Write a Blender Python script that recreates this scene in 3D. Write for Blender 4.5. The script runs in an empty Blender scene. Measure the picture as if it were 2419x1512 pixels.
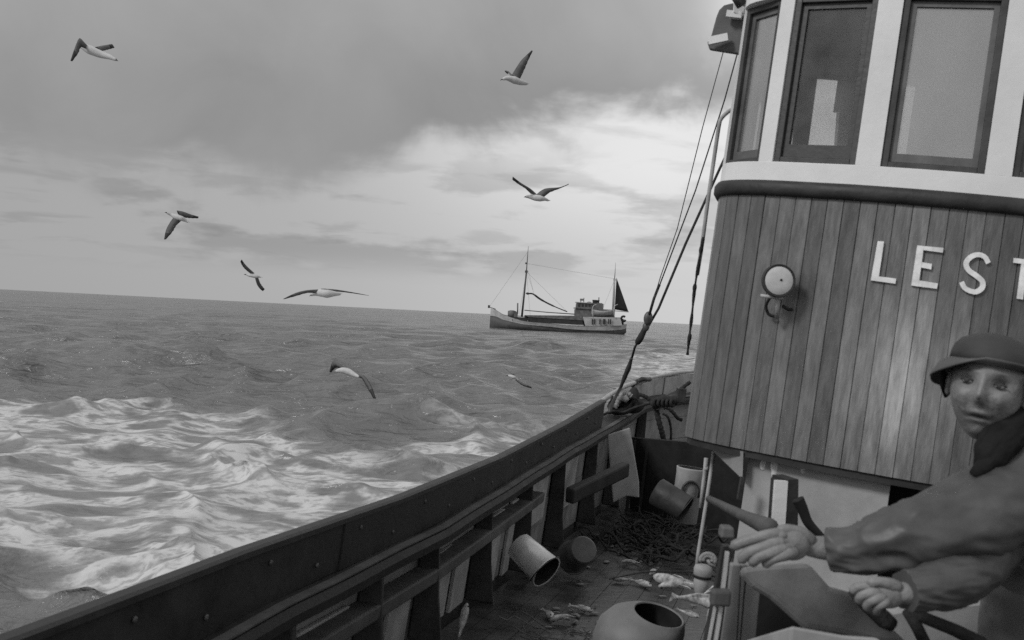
import bpy, bmesh, math, random
import numpy as np
from mathutils import Vector, Matrix, noise as mnoise
R = math.radians
random.seed(7)
rng = np.random.default_rng(11)

# ------------------------------------------------------------------ camera
S = bpy.context.scene
F = 2594.0                       # focal length measured in the units of a 2419 px wide picture
CX, CY = 1209.5, 756.0
EYE = 2.5
ROLL = R(2.9); PITCH = R(-0.27)
Xc = Vector((math.cos(ROLL), 0, math.sin(ROLL)))
Yc = Vector((-math.sin(ROLL), 0, math.cos(ROLL)))
Zc = Xc.cross(Yc)
cr = Matrix((Xc, Yc, Zc)).transposed()
cr = Matrix.Rotation(PITCH, 3, 'X') @ cr
CAM = Matrix.Translation((0, 0, EYE)) @ cr.to_4x4()
cd = bpy.data.cameras.new('camera'); cam = bpy.data.objects.new('camera', cd)
S.collection.objects.link(cam); cam.matrix_world = CAM; S.camera = cam
cd.sensor_width = 36; cd.lens = F / 2419 * 36; cd.clip_start = 0.05; cd.clip_end = 30000
cd.dof.use_dof = True; cd.dof.focus_distance = 40; cd.dof.aperture_fstop = 8
cd.dof.aperture_blades = 7

# the boat heels against the horizon: its own frame has its origin at the eye, y forward, z along the masts
BR = R(8.2)
Mb = Matrix(((math.cos(BR), math.sin(BR), 0, 0), (-math.sin(BR), math.cos(BR), 0, 0), (0, 0, 1, 0), (0, 0, 0, 1)))
# boat (x, y, z) -> camera (X, Y, -depth)
conv = Matrix(((1, 0, 0, 0), (0, 0, 1, 0), (0, -1, 0, 0), (0, 0, 0, 1)))
BOAT = CAM @ Mb @ conv
WORLD = Matrix.Identity(4)

def P(px, py, d):                # measured picture position at depth d -> boat frame
    X = (px - CX) / F * d; Y = -(py - CY) / F * d
    return Vector((X * math.cos(BR) - Y * math.sin(BR), d, X * math.sin(BR) + Y * math.cos(BR)))
def W(px, py, d):                # the same -> world
    return CAM @ Vector(((px - CX) / F * d, -(py - CY) / F * d, -d))
def sea_pt(px, py):              # where that line of sight meets the water
    v = W(px, py, 1.0) - Vector((0, 0, EYE))
    t = -EYE / v.z
    return Vector((v.x * t, v.y * t))

# ------------------------------------------------------------------ world, sun, exposure
SUN_EL, SUN_AZ = R(38), R(-128)          # light comes from the left and a little behind the camera
sun_dir = Vector((math.sin(SUN_AZ) * math.cos(SUN_EL), math.cos(SUN_AZ) * math.cos(SUN_EL), math.sin(SUN_EL)))
wd = bpy.data.worlds.new('World'); S.world = wd; wd.use_nodes = True
nt = wd.node_tree; nt.nodes.clear()
def N(t, **k):
    n = nt.nodes.new(t)
    for a, b in k.items(): setattr(n, a, b)
    return n
def L(a, b): nt.links.new(a, b)
def mth(op, a, b=None, c=None, clamp=False):
    n = N('ShaderNodeMath', operation=op); n.use_clamp = clamp
    for i, v in enumerate((a, b, c)):
        if v is None: continue
        if isinstance(v, (int, float)): n.inputs[i].default_value = v
        else: L(v, n.inputs[i])
    return n.outputs[0]
def mapr(v, a, b, c, d, smooth=False):
    n = N('ShaderNodeMapRange'); n.clamp = True
    if smooth: n.interpolation_type = 'SMOOTHSTEP'
    L(v, n.inputs[0])
    for i, x in enumerate((a, b, c, d)): n.inputs[i + 1].default_value = x
    return n.outputs[0]
def ramp(v, pts, interp='EASE'):
    n = N('ShaderNodeValToRGB'); cr_ = n.color_ramp; cr_.interpolation = interp
    while len(cr_.elements) < len(pts): cr_.elements.new(0.5)
    for e, (p, c) in zip(cr_.elements, pts): e.position = p; e.color = (c, c, c, 1)
    L(v, n.inputs[0]); return n.outputs[0]
tc = N('ShaderNodeTexCoord'); sep = N('ShaderNodeSeparateXYZ'); L(tc.outputs['Generated'], sep.inputs[0])
dx, dy, dz = sep.outputs
az = mth('MULTIPLY', mth('ARCTAN2', dx, dy), 57.2958)
el = mth('MULTIPLY', mth('ARCSINE', dz), 57.2958)
den = mth('ADD', mth('MAXIMUM', dz, 0.0), 0.10)
cmb = N('ShaderNodeCombineXYZ'); L(mth('DIVIDE', dx, den), cmb.inputs[0]); L(mth('DIVIDE', dy, den), cmb.inputs[1])
def cloudnoise(vec, scale, detail=6, rough=0.5, off=0.0, dist=0.0):
    mp = N('ShaderNodeMapping'); mp.inputs['Location'].default_value = (off, off * .7, 0)
    L(vec, mp.inputs[0]); n = N('ShaderNodeTexNoise'); L(mp.outputs[0], n.inputs['Vector'])
    n.inputs['Scale'].default_value = scale; n.inputs['Detail'].default_value = detail
    n.inputs['Roughness'].default_value = rough; n.inputs['Distortion'].default_value = dist
    return n.outputs[0]
n_big = cloudnoise(cmb.outputs[0], 0.55, 5, 0.5, 3.1, .3)
n_mid = cloudnoise(cmb.outputs[0], 1.7, 6, 0.55, 7.7, .4)
n_dir = cloudnoise(tc.outputs['Generated'], 7.0, 6, 0.55, 1.3, .3)
n_soft = cloudnoise(tc.outputs['Generated'], 3.0, 3, 0.5, 5.3)
azn = mapr(az, -40, 40, 0, 1)
A = lambda d_: (d_ + 40) / 80
# elevation (in 1/20 of a degree x 20) of the lower edge of the grey cloud sheet
bnd = mth('MULTIPLY', ramp(azn, [(0, .30), (A(-25), .27), (A(-15), .33), (A(-8), .33), (A(-3), .43), (A(1), .44), (A(5), .51), (A(10), .60), (A(16), .72), (1, .5)], 'B_SPLINE'), 20)
# luminance of the open, bright part under the sheet
low = ramp(azn, [(0, .36), (A(-25), .38), (A(-12), .43), (A(-4), .50), (A(4), .60), (A(11), .64), (1, .56)], 'B_SPLINE')
brightband = mth('MULTIPLY', mapr(el, 2.0, 8.5, 0, 1, True), ramp(azn, [(0, 0), (A(-12), .0), (A(-5), .09), (A(1), .20), (A(9), .22), (1, .10)], 'B_SPLINE'))
low = mth('ADD', low, brightband)
streak = mapr(n_mid, .52, .66, 0, 1, True)
streak = mth('MULTIPLY', streak, mapr(el, 1.0, 3.5, 0, 1, True))
low = mth('MULTIPLY', low, mth('SUBTRACT', 1.0, mth('MULTIPLY', streak, .16)))
mps = N('ShaderNodeMapping'); mps.inputs['Scale'].default_value = (1, 1, 3.4); L(tc.outputs['Generated'], mps.inputs[0])
n_st = N('ShaderNodeTexNoise'); n_st.inputs['Scale'].default_value = 6.5; n_st.inputs['Detail'].default_value = 6; n_st.inputs['Roughness'].default_value = .55; L(mps.outputs[0], n_st.inputs['Vector'])
puff = mth('MULTIPLY', mapr(n_st.outputs[0], .50, .60, 0, 1, True), mth('MULTIPLY', mapr(el, 1.2, 3.0, 0, 1, True), mapr(el, 10, 6, 0, 1, True)))
low = mth('MULTIPLY', low, mth('SUBTRACT', 1.0, mth('MULTIPLY', puff, .24)))
edge = mth('ADD', mth('SUBTRACT', el, bnd), mth('MULTIPLY', mth('ADD', mth('SUBTRACT', n_dir, .5), mth('MULTIPLY', mth('SUBTRACT', n_st.outputs[0], .5), .45)), 9.0))
dark = mapr(edge, -1.1, 1.5, 0, 1, True)
# luminance of the sheet itself, lighter towards the top and the right
sheet = mth('ADD', .295, mth('MULTIPLY', mapr(el, 8, 19, 0, 1, True), .08))
sheet = mth('ADD', sheet, mth('MULTIPLY', mapr(az, -2, 14, 0, 1, True), mth('MULTIPLY', mapr(el, 10, 16, 0, 1, True), .16)))
sheet = mth('MULTIPLY', sheet, mth('ADD', .62, mth('ADD', mth('MULTIPLY', n_dir, .46), mth('MULTIPLY', n_soft, .30))))
sheet = mth('ADD', sheet, mth('MULTIPLY', mapr(mth('ADD', mth('SUBTRACT', el, 14.6), mth('MULTIPLY', mth('SUBTRACT', n_dir, .5), 9)), -.8, 1.2, 0, 1, True), mth('MULTIPLY', mapr(az, 8, 11, 0, 1, True), .2)))
lum = N('ShaderNodeMix'); lum.data_type = 'FLOAT'
L(dark, lum.inputs[0]); L(low, lum.inputs[2]); L(sheet, lum.inputs[3])
# high above and behind: plain bright overcast
over = mth('MAXIMUM', .12, mth('ADD', -.38, mth('ADD', mth('MULTIPLY', n_soft, 1.0), mth('MULTIPLY', n_dir, .75))))
hi = N('ShaderNodeMix'); hi.data_type = 'FLOAT'
wide = mth('MAXIMUM', mapr(el, 22, 40, 0, 1, True), mapr(mth('ABSOLUTE', az), 32, 60, 0, 1, True))
L(wide, hi.inputs[0]); L(lum.outputs[0], hi.inputs[2]); L(over, hi.inputs[3])
sky = N('ShaderNodeTexSky'); sky.sky_type = 'NISHITA'; sky.sun_disc = False
sky.sun_elevation = SUN_EL; sky.sun_rotation = -SUN_AZ if False else SUN_AZ % (2 * math.pi)
bw = N('ShaderNodeRGBToBW'); L(sky.outputs[0], bw.inputs[0])
tot = mth('ADD', mth('MULTIPLY', hi.outputs[0], 9.6), mth('MULTIPLY', mth('MINIMUM', bw.outputs[0], 8.0), .04))
bg = N('ShaderNodeBackground'); L(tot, bg.inputs[0]); bg.inputs[1].default_value = 0.1
out = N('ShaderNodeOutputWorld'); L(bg.outputs[0], out.inputs[0])

sl = bpy.data.lights.new('sun', 'SUN'); sl.energy = 1.4; sl.angle = R(12); sl.color = (1, 1, 1)
so = bpy.data.objects.new('sun', sl); S.collection.objects.link(so)
so.rotation_euler = sun_dir.to_track_quat('Z', 'Y').to_euler()
S.view_settings.view_transform = 'Standard'; S.view_settings.look = 'None'
S.view_settings.exposure = 0.0; S.view_settings.gamma = 1.0
S.cycles.sample_clamp_direct = 2.5; S.cycles.sample_clamp_indirect = 2; S.cycles.max_bounces = 8; S.cycles.use_denoising = False

# ------------------------------------------------------------------ helpers
class MB:
    def __init__(s): s.v = []; s.f = []; s.m = []; s.sm = []
    def add(s, vs, fs, mi=0, smooth=False):
        o = len(s.v); s.v += [Vector(v) for v in vs]
        for f in fs: s.f.append([o + i for i in f]); s.m.append(mi); s.sm.append(smooth)
    def box(s, c, size, M=None, mi=0):
        hx, hy, hz = size[0] / 2, size[1] / 2, size[2] / 2
        vs = [Vector((x, y, z)) for x in (-hx, hx) for y in (-hy, hy) for z in (-hz, hz)]
        if M is not None: vs = [M @ v for v in vs]
        vs = [v + Vector(c) for v in vs]
        s.add(vs, [(0, 1, 3, 2), (4, 6, 7, 5), (0, 4, 5, 1), (2, 3, 7, 6), (0, 2, 6, 4), (1, 5, 7, 3)], mi)
    def beam(s, a, b, w, h, up=Vector((0, 0, 1)), mi=0):       # box from a to b, w across, h along up
        a, b = Vector(a), Vector(b); t = (b - a).normalized()
        sd = t.cross(up).normalized(); u = sd.cross(t).normalized()
        vs = [q + sd * x * w / 2 + u * z * h / 2 for q in (a, b) for x in (-1, 1) for z in (-1, 1)]
        s.add(vs, [(0, 1, 3, 2), (4, 6, 7, 5), (0, 4, 5, 1), (2, 3, 7, 6), (0, 2, 6, 4), (1, 5, 7, 3)], mi)
    def tube(s, pts, r, n=10, mi=0, cap=True, flat=1.0):
        pts = [Vector(p) for p in pts]; m = len(pts)
        if not hasattr(r, '__len__'): r = [r] * m
        vs = []; nrm = None
        for i, p in enumerate(pts):
            t = (pts[min(i + 1, m - 1)] - pts[max(i - 1, 0)]).normalized()
            if nrm is None:
                nrm = t.orthogonal().normalized()
            nrm = (nrm - t * nrm.dot(t)).normalized(); b = t.cross(nrm)
            for k in range(n):
                a = 2 * math.pi * k / n
                vs.append(p + (nrm * math.cos(a) + b * math.sin(a) * flat) * r[i])
        fs = [(i * n + k, i * n + (k + 1) % n, (i + 1) * n + (k + 1) % n, (i + 1) * n + k) for i in range(m - 1) for k in range(n)]
        if cap: fs += [list(range(n))[::-1], [(m - 1) * n + k for k in range(n)]]
        s.add(vs, fs, mi, True)
    def loft(s, rings, mi=0, closed=True, cap=True, smooth=True):
        n = len(rings[0]); vs = [v for r_ in rings for v in r_]; fs = []
        for i in range(len(rings) - 1):
            for k in range(n if closed else n - 1):
                fs.append((i * n + k, i * n + (k + 1) % n, (i + 1) * n + (k + 1) % n, (i + 1) * n + k))
        s.add(vs, fs, mi, smooth)
        if cap and closed:
            o = len(s.v) - len(vs)
            s.f.append([o + k for k in range(n)][::-1]); s.m.append(mi); s.sm.append(False)
            s.f.append([o + (len(rings) - 1) * n + k for k in range(n)]); s.m.append(mi); s.sm.append(False)
    def lathe(s, c, prof, axis=Vector((0, 0, 1)), n=28, mi=0, cap=True):
        axis = Vector(axis).normalized(); u = axis.orthogonal().normalized(); w = axis.cross(u)
        s.loft([[Vector(c) + axis * h + (u * math.cos(2 * math.pi * k / n) + w * math.sin(2 * math.pi * k / n)) * max(r_, 1e-4)
                 for k in range(n)] for r_, h in prof], mi, True, cap)
    def slab(s, poly, off, mi=0):                               # polygon given thickness along off
        poly = [Vector(p) for p in poly]; n = len(poly); off = Vector(off)
        s.add(poly + [p + off for p in poly], [list(range(n))[::-1], list(range(n, 2 * n))] + [(i, (i + 1) % n, n + (i + 1) % n, n + i) for i in range(n)], mi)
    def ellip(s, c, rad, M=None, mi=0, nu=16, nv=10):
        rings = []
        for j in range(nv + 1):
            t = math.pi * j / nv; t = min(max(t, .03), math.pi - .03)
            rg = []
            for k in range(nu):
                a = 2 * math.pi * k / nu
                v = Vector((rad[0] * math.sin(t) * math.cos(a), rad[1] * math.sin(t) * math.sin(a), rad[2] * math.cos(t)))
                rg.append((M @ v if M is not None else v) + Vector(c))
            rings.append(rg)
        s.loft(rings, mi)

def tag(o, label=None, cat=None, group=None, kind=None):
    if label: o['label'] = label
    if cat: o['category'] = cat
    if group: o['group'] = group
    if kind: o['kind'] = kind
    return o
class Th:                         # a thing: an Empty at its base that parents its parts
    def __init__(s, name, label, cat, base, frame=BOAT, group=None):
        s.base = Vector(base); s.frame = frame
        s.o = bpy.data.objects.new(name, None); S.collection.objects.link(s.o)
        s.o.matrix_world = frame @ Matrix.Translation(s.base); s.o.empty_display_size = .1
        tag(s.o, label, cat, group)
def build(mb, name, mats, th=None, parent=None, frame=BOAT, base=None, bevel=0, sub=0):
    """links mb as ONE mesh; th = thing it belongs to, parent = the part it is a sub-part of"""
    if not isinstance(mats, (list, tuple)): mats = [mats]
    org = th.base if th else (Vector(base) if base is not None else sum(mb.v, Vector()) / len(mb.v))
    me = bpy.data.meshes.new(name)
    me.from_pydata([tuple(v - org) for v in mb.v], [], mb.f); me.update()
    for m_ in mats: me.materials.append(m_)
    me.polygons.foreach_set('material_index', mb.m); me.polygons.foreach_set('use_smooth', mb.sm)
    bm = bmesh.new(); bm.from_mesh(me); bmesh.ops.recalc_face_normals(bm, faces=bm.faces); bm.to_mesh(me); bm.free()
    o = bpy.data.objects.new(name, me); S.collection.objects.link(o)
    if parent is not None: o.parent = parent
    elif th is not None: o.parent = th.o
    else: o.matrix_world = frame @ Matrix.Translation(org)
    if bevel:
        b = o.modifiers.new('bevel', 'BEVEL'); b.width = bevel; b.segments = 2; b.limit_method = 'ANGLE'; b.angle_limit = R(35)
    if sub:
        b = o.modifiers.new('sub', 'SUBSURF'); b.levels = sub; b.render_levels = sub
    return o
def single(mb, name, mats, label, cat, group=None, frame=BOAT, bevel=0, sub=0, kind=None):
    return tag(build(mb, name, mats, None, None, frame, None, bevel, sub), label, cat, group, kind)
def cat_rom(pts, k=6):
    pts = [Vector(p) for p in pts]; o = []
    for i in range(len(pts) - 1):
        p0, p1, p2, p3 = pts[max(i - 1, 0)], pts[i], pts[i + 1], pts[min(i + 2, len(pts) - 1)]
        for j in range(k):
            t = j / k
            o.append(.5 * ((2 * p1) + (p2 - p0) * t + (2 * p0 - 5 * p1 + 4 * p2 - p3) * t * t + (3 * p1 - p0 - 3 * p2 + p3) * t ** 3))
    o.append(pts[-1]); return o
def lerp_tab(x, tab):
    if x <= tab[0][0]: (a, b), (c, d) = tab[0], tab[1]; return b + (d - b) * (x - a) / (c - a) * .4
    for (a, b), (c, d) in zip(tab, tab[1:]):
        if x <= c: return b + (d - b) * (x - a) / (c - a)
    return tab[-1][1]

def material(name, g, rough=.6, spec=.4, var=.25, scale=6, bump=.15, bscale=40, metal=0, coat=0, stretch=(1, 1, 1), attr=None, grain=0, trans=0):
    m = bpy.data.materials.new(name); m.use_nodes = True; t = m.node_tree; b = t.nodes['Principled BSDF']
    def nn(ty): return t.nodes.new(ty)
    tcn = nn('ShaderNodeTexCoord'); mp = nn('ShaderNodeMapping'); mp.inputs['Scale'].default_value = stretch
    t.links.new(tcn.outputs['Object'], mp.inputs[0])
    n1 = nn('ShaderNodeTexNoise'); n1.inputs['Scale'].default_value = scale; n1.inputs['Detail'].default_value = 7; n1.inputs['Roughness'].default_value = .6
    t.links.new(mp.outputs[0], n1.inputs['Vector'])
    mr = nn('ShaderNodeMapRange'); mr.inputs[1].default_value = .3; mr.inputs[2].default_value = .7
    mr.inputs[3].default_value = g * (1 - var); mr.inputs[4].default_value = g * (1 + var); t.links.new(n1.outputs[0], mr.inputs[0])
    val = mr.outputs[0]
    if attr:
        at = nn('ShaderNodeAttribute'); at.attribute_name = attr
        mu = nn('ShaderNodeMath'); mu.operation = 'MULTIPLY'; t.links.new(val, mu.inputs[0]); t.links.new(at.outputs['Fac'], mu.inputs[1]); val = mu.outputs[0]
    t.links.new(val, b.inputs['Base Color'])
    n2 = nn('ShaderNodeTexNoise'); n2.inputs['Scale'].default_value = bscale; n2.inputs['Detail'].default_value = 5
    t.links.new(mp.outputs[0], n2.inputs['Vector'])
    bp = nn('ShaderNodeBump'); bp.inputs['Strength'].default_value = bump; bp.inputs['Distance'].default_value = .01
    t.links.new(n2.outputs[0], bp.inputs['Height']); t.links.new(bp.outputs[0], b.inputs['Normal'])
    mr2 = nn('ShaderNodeMapRange'); mr2.inputs[1].default_value = .3; mr2.inputs[2].default_value = .7
    mr2.inputs[3].default_value = max(rough - .12, .03); mr2.inputs[4].default_value = min(rough + .12, 1); t.links.new(n1.outputs[0], mr2.inputs[0])
    t.links.new(mr2.outputs[0], b.inputs['Roughness'])
    b.inputs['Specular IOR Level'].default_value = spec; b.inputs['Metallic'].default_value = metal
    if coat: b.inputs['Coat Weight'].default_value = coat; b.inputs['Coat Roughness'].default_value = .22
    return m
M = {}
M['white'] = material('white_paint', .80, .5, .4, .08, 3, .1, 30)
M['white_worn_lit'] = material('worn_paint_lit_face', .75, .6, .3, .25, 5, .2, 30)
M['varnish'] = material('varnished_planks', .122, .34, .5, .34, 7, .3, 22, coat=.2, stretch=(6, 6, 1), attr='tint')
M['darkwood'] = material('dark_wet_wood', .034, .6, .25, .5, 5, .3, 30)
M['railwood'] = material('worn_rail_wood', .04, .55, .35, .45, 6, .3, 30)
M['brownwood'] = material('brown_wood', .09, .6, .3, .35, 8, .2, 40)
M['greypaint'] = material('grey_paint', .40, .6, .3, .3, 4, .25, 18)
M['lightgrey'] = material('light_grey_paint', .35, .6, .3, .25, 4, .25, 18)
M['plank'] = material('bulwark_planking', .26, .6, .3, .35, 4, .3, 14)
M['stan'] = material('stanchion_paint', .10, .6, .3, .4, 5, .3, 14)
M['deck'] = material('wet_deck_boards', .034, .36, .5, .6, 4, .4, 20)
M['stan2'] = material('bleached_board', .13, .6, .3, .35, 6, .3, 16)
M['hatdark'] = material('oilskin_crown', .05, .6, .3, .3, 10, .5, 20)
M['greymid'] = material('scrubbed_board', .22, .55, .3, .35, 7, .3, 16)
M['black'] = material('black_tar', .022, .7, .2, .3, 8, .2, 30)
M['iron'] = material('dark_iron', .05, .45, .5, .4, 12, .2, 50, metal=.4)
M['galv'] = material('galvanised_steel', .74, .33, .6, .15, 7, .1, 30, metal=.35)
M['galvdull'] = material('dull_zinc', .11, .5, .4, .3, 9, .12, 30, metal=.3)
M['rope'] = material('tarred_rope', .035, .8, .2, .4, 30, .5, 120)
M['wire'] = material('steel_wire', .05, .5, .5, .3, 30, .3, 200)
M['ropelight'] = material('manila_rope', .3, .8, .2, .3, 30, .5, 120)
M['pipe'] = material('painted_pipe', .42, .5, .4, .25, 8, .1, 30)
M['enamel'] = material('pale_enamel', .19, .55, .5, .22, 5, .12, 25)
M['fish'] = material('fish_skin', .36, .3, .5, .75, 30, .2, 60)
M['skin'] = material('skin', .275, .5, .4, .22, 22, .5, 45, attr='tint')
M['oilskin'] = material('oilskin_jacket', .082, .5, .45, .3, 9, .5, 12)
M['apron'] = material('oilskin_apron', .12, .35, .5, .3, 5, .3, 6)
M['cloth'] = material('dark_wool', .02, .9, .1, .3, 30, .3, 120)
M['hat'] = material('oilskin_hat', .10, .5, .4, .3, 10, .2, 30)
M['interior'] = material('pale_interior_panel', .42, .6, .3, .15, 3, .05, 20)
M['frame'] = material('teak_window_frame', .06, .45, .4, .3, 10, .15, 40)
M['sash'] = material('oiled_sash', .13, .5, .4, .3, 10, .15, 40)
M['gwhite'] = material('gull_white_plumage', .60, .8, .2, .12, 10, .1, 40)
M['ggrey'] = material('gull_grey_wing', .13, .8, .2, .25, 8, .1, 40)
M['gdark'] = material('gull_wing_tip', .05, .8, .2, .25, 8, .1, 40)
M['fhull'] = material('far_hull_dark', .095, .6, .3, .3, 1, .05, 4)
M['fwhite'] = material('far_hull_white', .44, .6, .3, .2, 1.5, .05, 4)
M['fgrey'] = material('far_deckhouse_grey', .14, .6, .3, .4, 1.5, .05, 4)
M['fdark'] = material('far_dark', .04, .7, .3, .4, 1, .05, 4)
M['sail'] = material('tanned_sail', .03, .8, .2, .3, 1.5, .2, 3)
M['lettering'] = material('white_lettering', .86, .5, .4, .22, 22, .1, 40)
M['lens'] = material('lamp_glass_face', .62, .3, .6, .1, 30, .05, 60)
def glass(name, rough, mixf, tone, haze=.3):
    m = bpy.data.materials.new(name); m.use_nodes = True; t = m.node_tree; t.nodes.clear()
    o = t.nodes.new('ShaderNodeOutputMaterial'); mx = t.nodes.new('ShaderNodeMixShader'); tr = t.nodes.new('ShaderNodeBsdfTransparent')
    tr.inputs[0].default_value = (tone, tone, tone, 1)
    gl = t.nodes.new('ShaderNodeBsdfGlossy'); gl.inputs[0].default_value = (.8, .8, .8, 1); gl.inputs['Roughness'].default_value = rough
    df = t.nodes.new('ShaderNodeBsdfDiffuse'); df.inputs[0].default_value = (.5, .5, .5, 1); m2 = t.nodes.new('ShaderNodeMixShader'); m2.inputs[0].default_value = haze
    t.links.new(gl.outputs[0], m2.inputs[1]); t.links.new(df.outputs[0], m2.inputs[2])
    nz = t.nodes.new('ShaderNodeTexNoise'); nz.inputs['Scale'].default_value = 7; mr = t.nodes.new('ShaderNodeMapRange')
    tcn = t.nodes.new('ShaderNodeTexCoord'); t.links.new(tcn.outputs['Object'], nz.inputs['Vector'])
    mr.inputs[3].default_value = mixf - .07; mr.inputs[4].default_value = mixf + .07
    t.links.new(nz.outputs[0], mr.inputs[0]); t.links.new(mr.outputs[0], mx.inputs[0])
    t.links.new(tr.outputs[0], mx.inputs[1]); t.links.new(m2.outputs[0], mx.inputs[2]); t.links.new(mx.outputs[0], o.inputs[0]); return m
M['glass_clear'] = glass('window_glass', .05, .10, .95, .3)
M['glass_mid'] = glass('salty_after_glass', .2, .30, .9, .5)
M['glass_salt'] = glass('salt_hazed_glass', .12, .50, .95, .35)

# ------------------------------------------------------------------ the sea
def make_sea():
    NA, NR = 900, 1350
    # angles: dense in front, coarse behind
    a = np.concatenate([np.linspace(-30, 26, NA, endpoint=False), np.linspace(26, 330, 120, endpoint=False)])
    a = np.radians(a); na = len(a)
    r = 3.0 * (9000 / 3.0) ** (np.linspace(0, 1, NR) ** 1.0)
    r = np.concatenate([[0.0, 1.5], r]); nr = len(r)
    RR, AA = np.meshgrid(r, a, indexing='ij')
    x = RR * np.sin(AA); y = RR * np.cos(AA)
    cell = np.maximum(RR * 0.0062, .03)
    z = np.zeros_like(x); hx = np.zeros_like(x); hy = np.zeros_like(x)
    wind = math.radians(205)
    for i in range(190):
        lam = 0.35 * (11 / .35) ** rng.random() if i > 6 else 14 + 16 * rng.random()
        th = wind + rng.normal() * (.35 if lam > 6 else .75)
        amp = (.0095 * lam ** .9 if lam < 2.2 else .0165) * (0.6 + .8 * rng.random())
        if lam > 12: amp = .04
        k = 2 * math.pi / lam; ph = rng.random() * 6.283
        kx, ky = math.sin(th) * k, math.cos(th) * k
        w = np.clip((lam / cell[:, :1] - 3.0) / 4, 0, 1); nrow = int((w[:, 0] > 0).sum())
        if nrow < 3: continue
        sl_ = slice(0, nrow); arg = (kx * x[sl_] + ky * y[sl_] + ph).astype(np.float32); cs_, sn_ = np.cos(arg) * w[sl_], np.sin(arg) * w[sl_]
        z[sl_] += amp * cs_; hx[sl_] -= amp * 1.1 * math.sin(th) * sn_; hy[sl_] -= amp * 1.1 * math.cos(th) * sn_
    z *= np.clip(RR / 8, .3, 1); 
    # chosen crests
    for px, py, h_, sx, sy in ((385, 948, .28, .8, .6), (1000, 985, .2, 1.2, .7), (60, 852, .4, 2.5, 1.2), (1110, 875, .3, 2.0, 1.0), (1540, 830, .35, 2.2, 1.2), (800, 905, .25, 1.6, .8), (560, 900, .2, 1.4, .8), (1390, 940, .2, 1.0, .6), (940, 1008, .62, 1.5, .8), (170, 965, .38, 2.6, .9), (455, 852, .75, 2.2, 1.3), (1290, 814, .85, 3.0, 1.6), (620, 1075, .22, 2.5, 1.2)):
        c = sea_pt(px, py + 14)
        u = (x - c.x) / sx; v = (y - c.y) / sy
        z += h_ * np.exp(-np.abs(u) ** 1.5) * np.where(v > 0, np.exp(-(v / 1.5) ** 1.2 * 1.0), np.exp(-(-v / .62) ** 1.3)) * (1 + .25 * np.sin(x * 2.3 + y) * np.cos(y * 3.1))
    X = x + hx; Y = y + hy; chop = z.copy()
    # foam cover
    def poly(pts): return [sea_pt(px, py) for px, py in pts]
    patch = poly([(-250, 950), (60, 946), (280, 950), (340, 985), (480, 990), (640, 1050), (760, 1110), (900, 1165), (1000, 1150), (1085, 1145), (1000, 1215), (900, 1240), (640, 1290), (430, 1315), (300, 1290), (120, 1262), (-250, 1275)])
    def sdf(poly_, X, Y):
        n = len(poly_); dmin = np.full(X.shape, 1e9); ins = np.zeros(X.shape, bool)
        for i in range(n):
            p, q = poly_[i], poly_[(i + 1) % n]
            ex, ey = q.x - p.x, q.y - p.y; t = np.clip(((X - p.x) * ex + (Y - p.y) * ey) / (ex * ex + ey * ey + 1e-9), 0, 1)
            dmin = np.minimum(dmin, np.hypot(X - p.x - t * ex, Y - p.y - t * ey))
            c = ((p.y > Y) != (q.y > Y)) & (X < ex * (Y - p.y) / (ey + 1e-12) + p.x); ins ^= c
        return np.where(ins, dmin, -dmin)
    near = RR < 120
    sd = np.full(x.shape, -1e3); sd[near] = sdf(patch, X[near], Y[near])
    foam = np.clip(.5 + sd / 2.4, 0, 1)
    # thinner streaks further along the hull and ahead of the swell
    st = poly([(980, 1060), (1120, 1020), (1300, 1000), (1420, 930), (1400, 960), (1250, 1090), (1050, 1140)])
    sd2 = np.full(x.shape, -1e3); sd2[near] = sdf(st, X[near], Y[near])
    foam = np.maximum(foam, np.clip(.5 + sd2 / 2.5, 0, 1) * .32)
    st2 = poly([(1460, 860), (1650, 830), (1700, 880), (1480, 900)])
    sd3 = np.full(x.shape, -1e3); sd3[near] = sdf(st2, X[near], Y[near])
    foam = np.maximum(foam, np.clip(.5 + sd3 / 3, 0, 1) * .5)
    z = z - .45 * foam * np.clip(chop, -.3, .3)
    inv = BOAT.inverted(); bx = inv[0][0] * X + inv[0][1] * Y + inv[0][3]; by = inv[1][0] * X + inv[1][1] * Y + inv[1][3]
    lx = .007 + .27 * (np.minimum(by, 12.6) - 6.73)  + np.where(by > 12.6, .27 * (by - 12.6) + .16 * np.maximum(by - 12.6, 0) ** 1.7, 0)
    hullin = (bx > lx + .02) & (bx < lx + 6.6) & (by > -4) & (by < 16.2)
    z = np.where(hullin, -3.2, z)          # the hull shoulders the water aside
    vid = np.arange(nr * na).reshape(nr, na)
    A0 = vid[:-1, :]; B0 = vid[1:, :]; A1 = np.roll(A0, -1, 1); B1 = np.roll(B0, -1, 1)
    faces = np.stack([A0, A1, B1, B0], -1).reshape(-1, 4)
    me = bpy.data.meshes.new('sea')
    me.vertices.add(nr * na); me.vertices.foreach_set('co', np.stack([X, Y, z], -1).astype(np.float32).ravel())
    me.loops.add(faces.size); me.loops.foreach_set('vertex_index', faces.ravel().astype(np.int32))
    me.polygons.add(len(faces)); me.polygons.foreach_set('loop_start', (np.arange(len(faces)) * 4).astype(np.int32))
    me.polygons.foreach_set('loop_total', np.full(len(faces), 4, np.int32))
    me.polygons.foreach_set('use_smooth', np.ones(len(faces), bool))
    me.update(); me.validate()
    at = me.attributes.new('foam', 'FLOAT', 'POINT'); at.data.foreach_set('value', foam.astype(np.float32).ravel())
    o = bpy.data.objects.new('sea', me); S.collection.objects.link(o); o['kind'] = 'structure'
    m = bpy.data.materials.new('sea_water'); m.use_nodes = True; t = m.node_tree; b = t.nodes['Principled BSDF']
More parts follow.
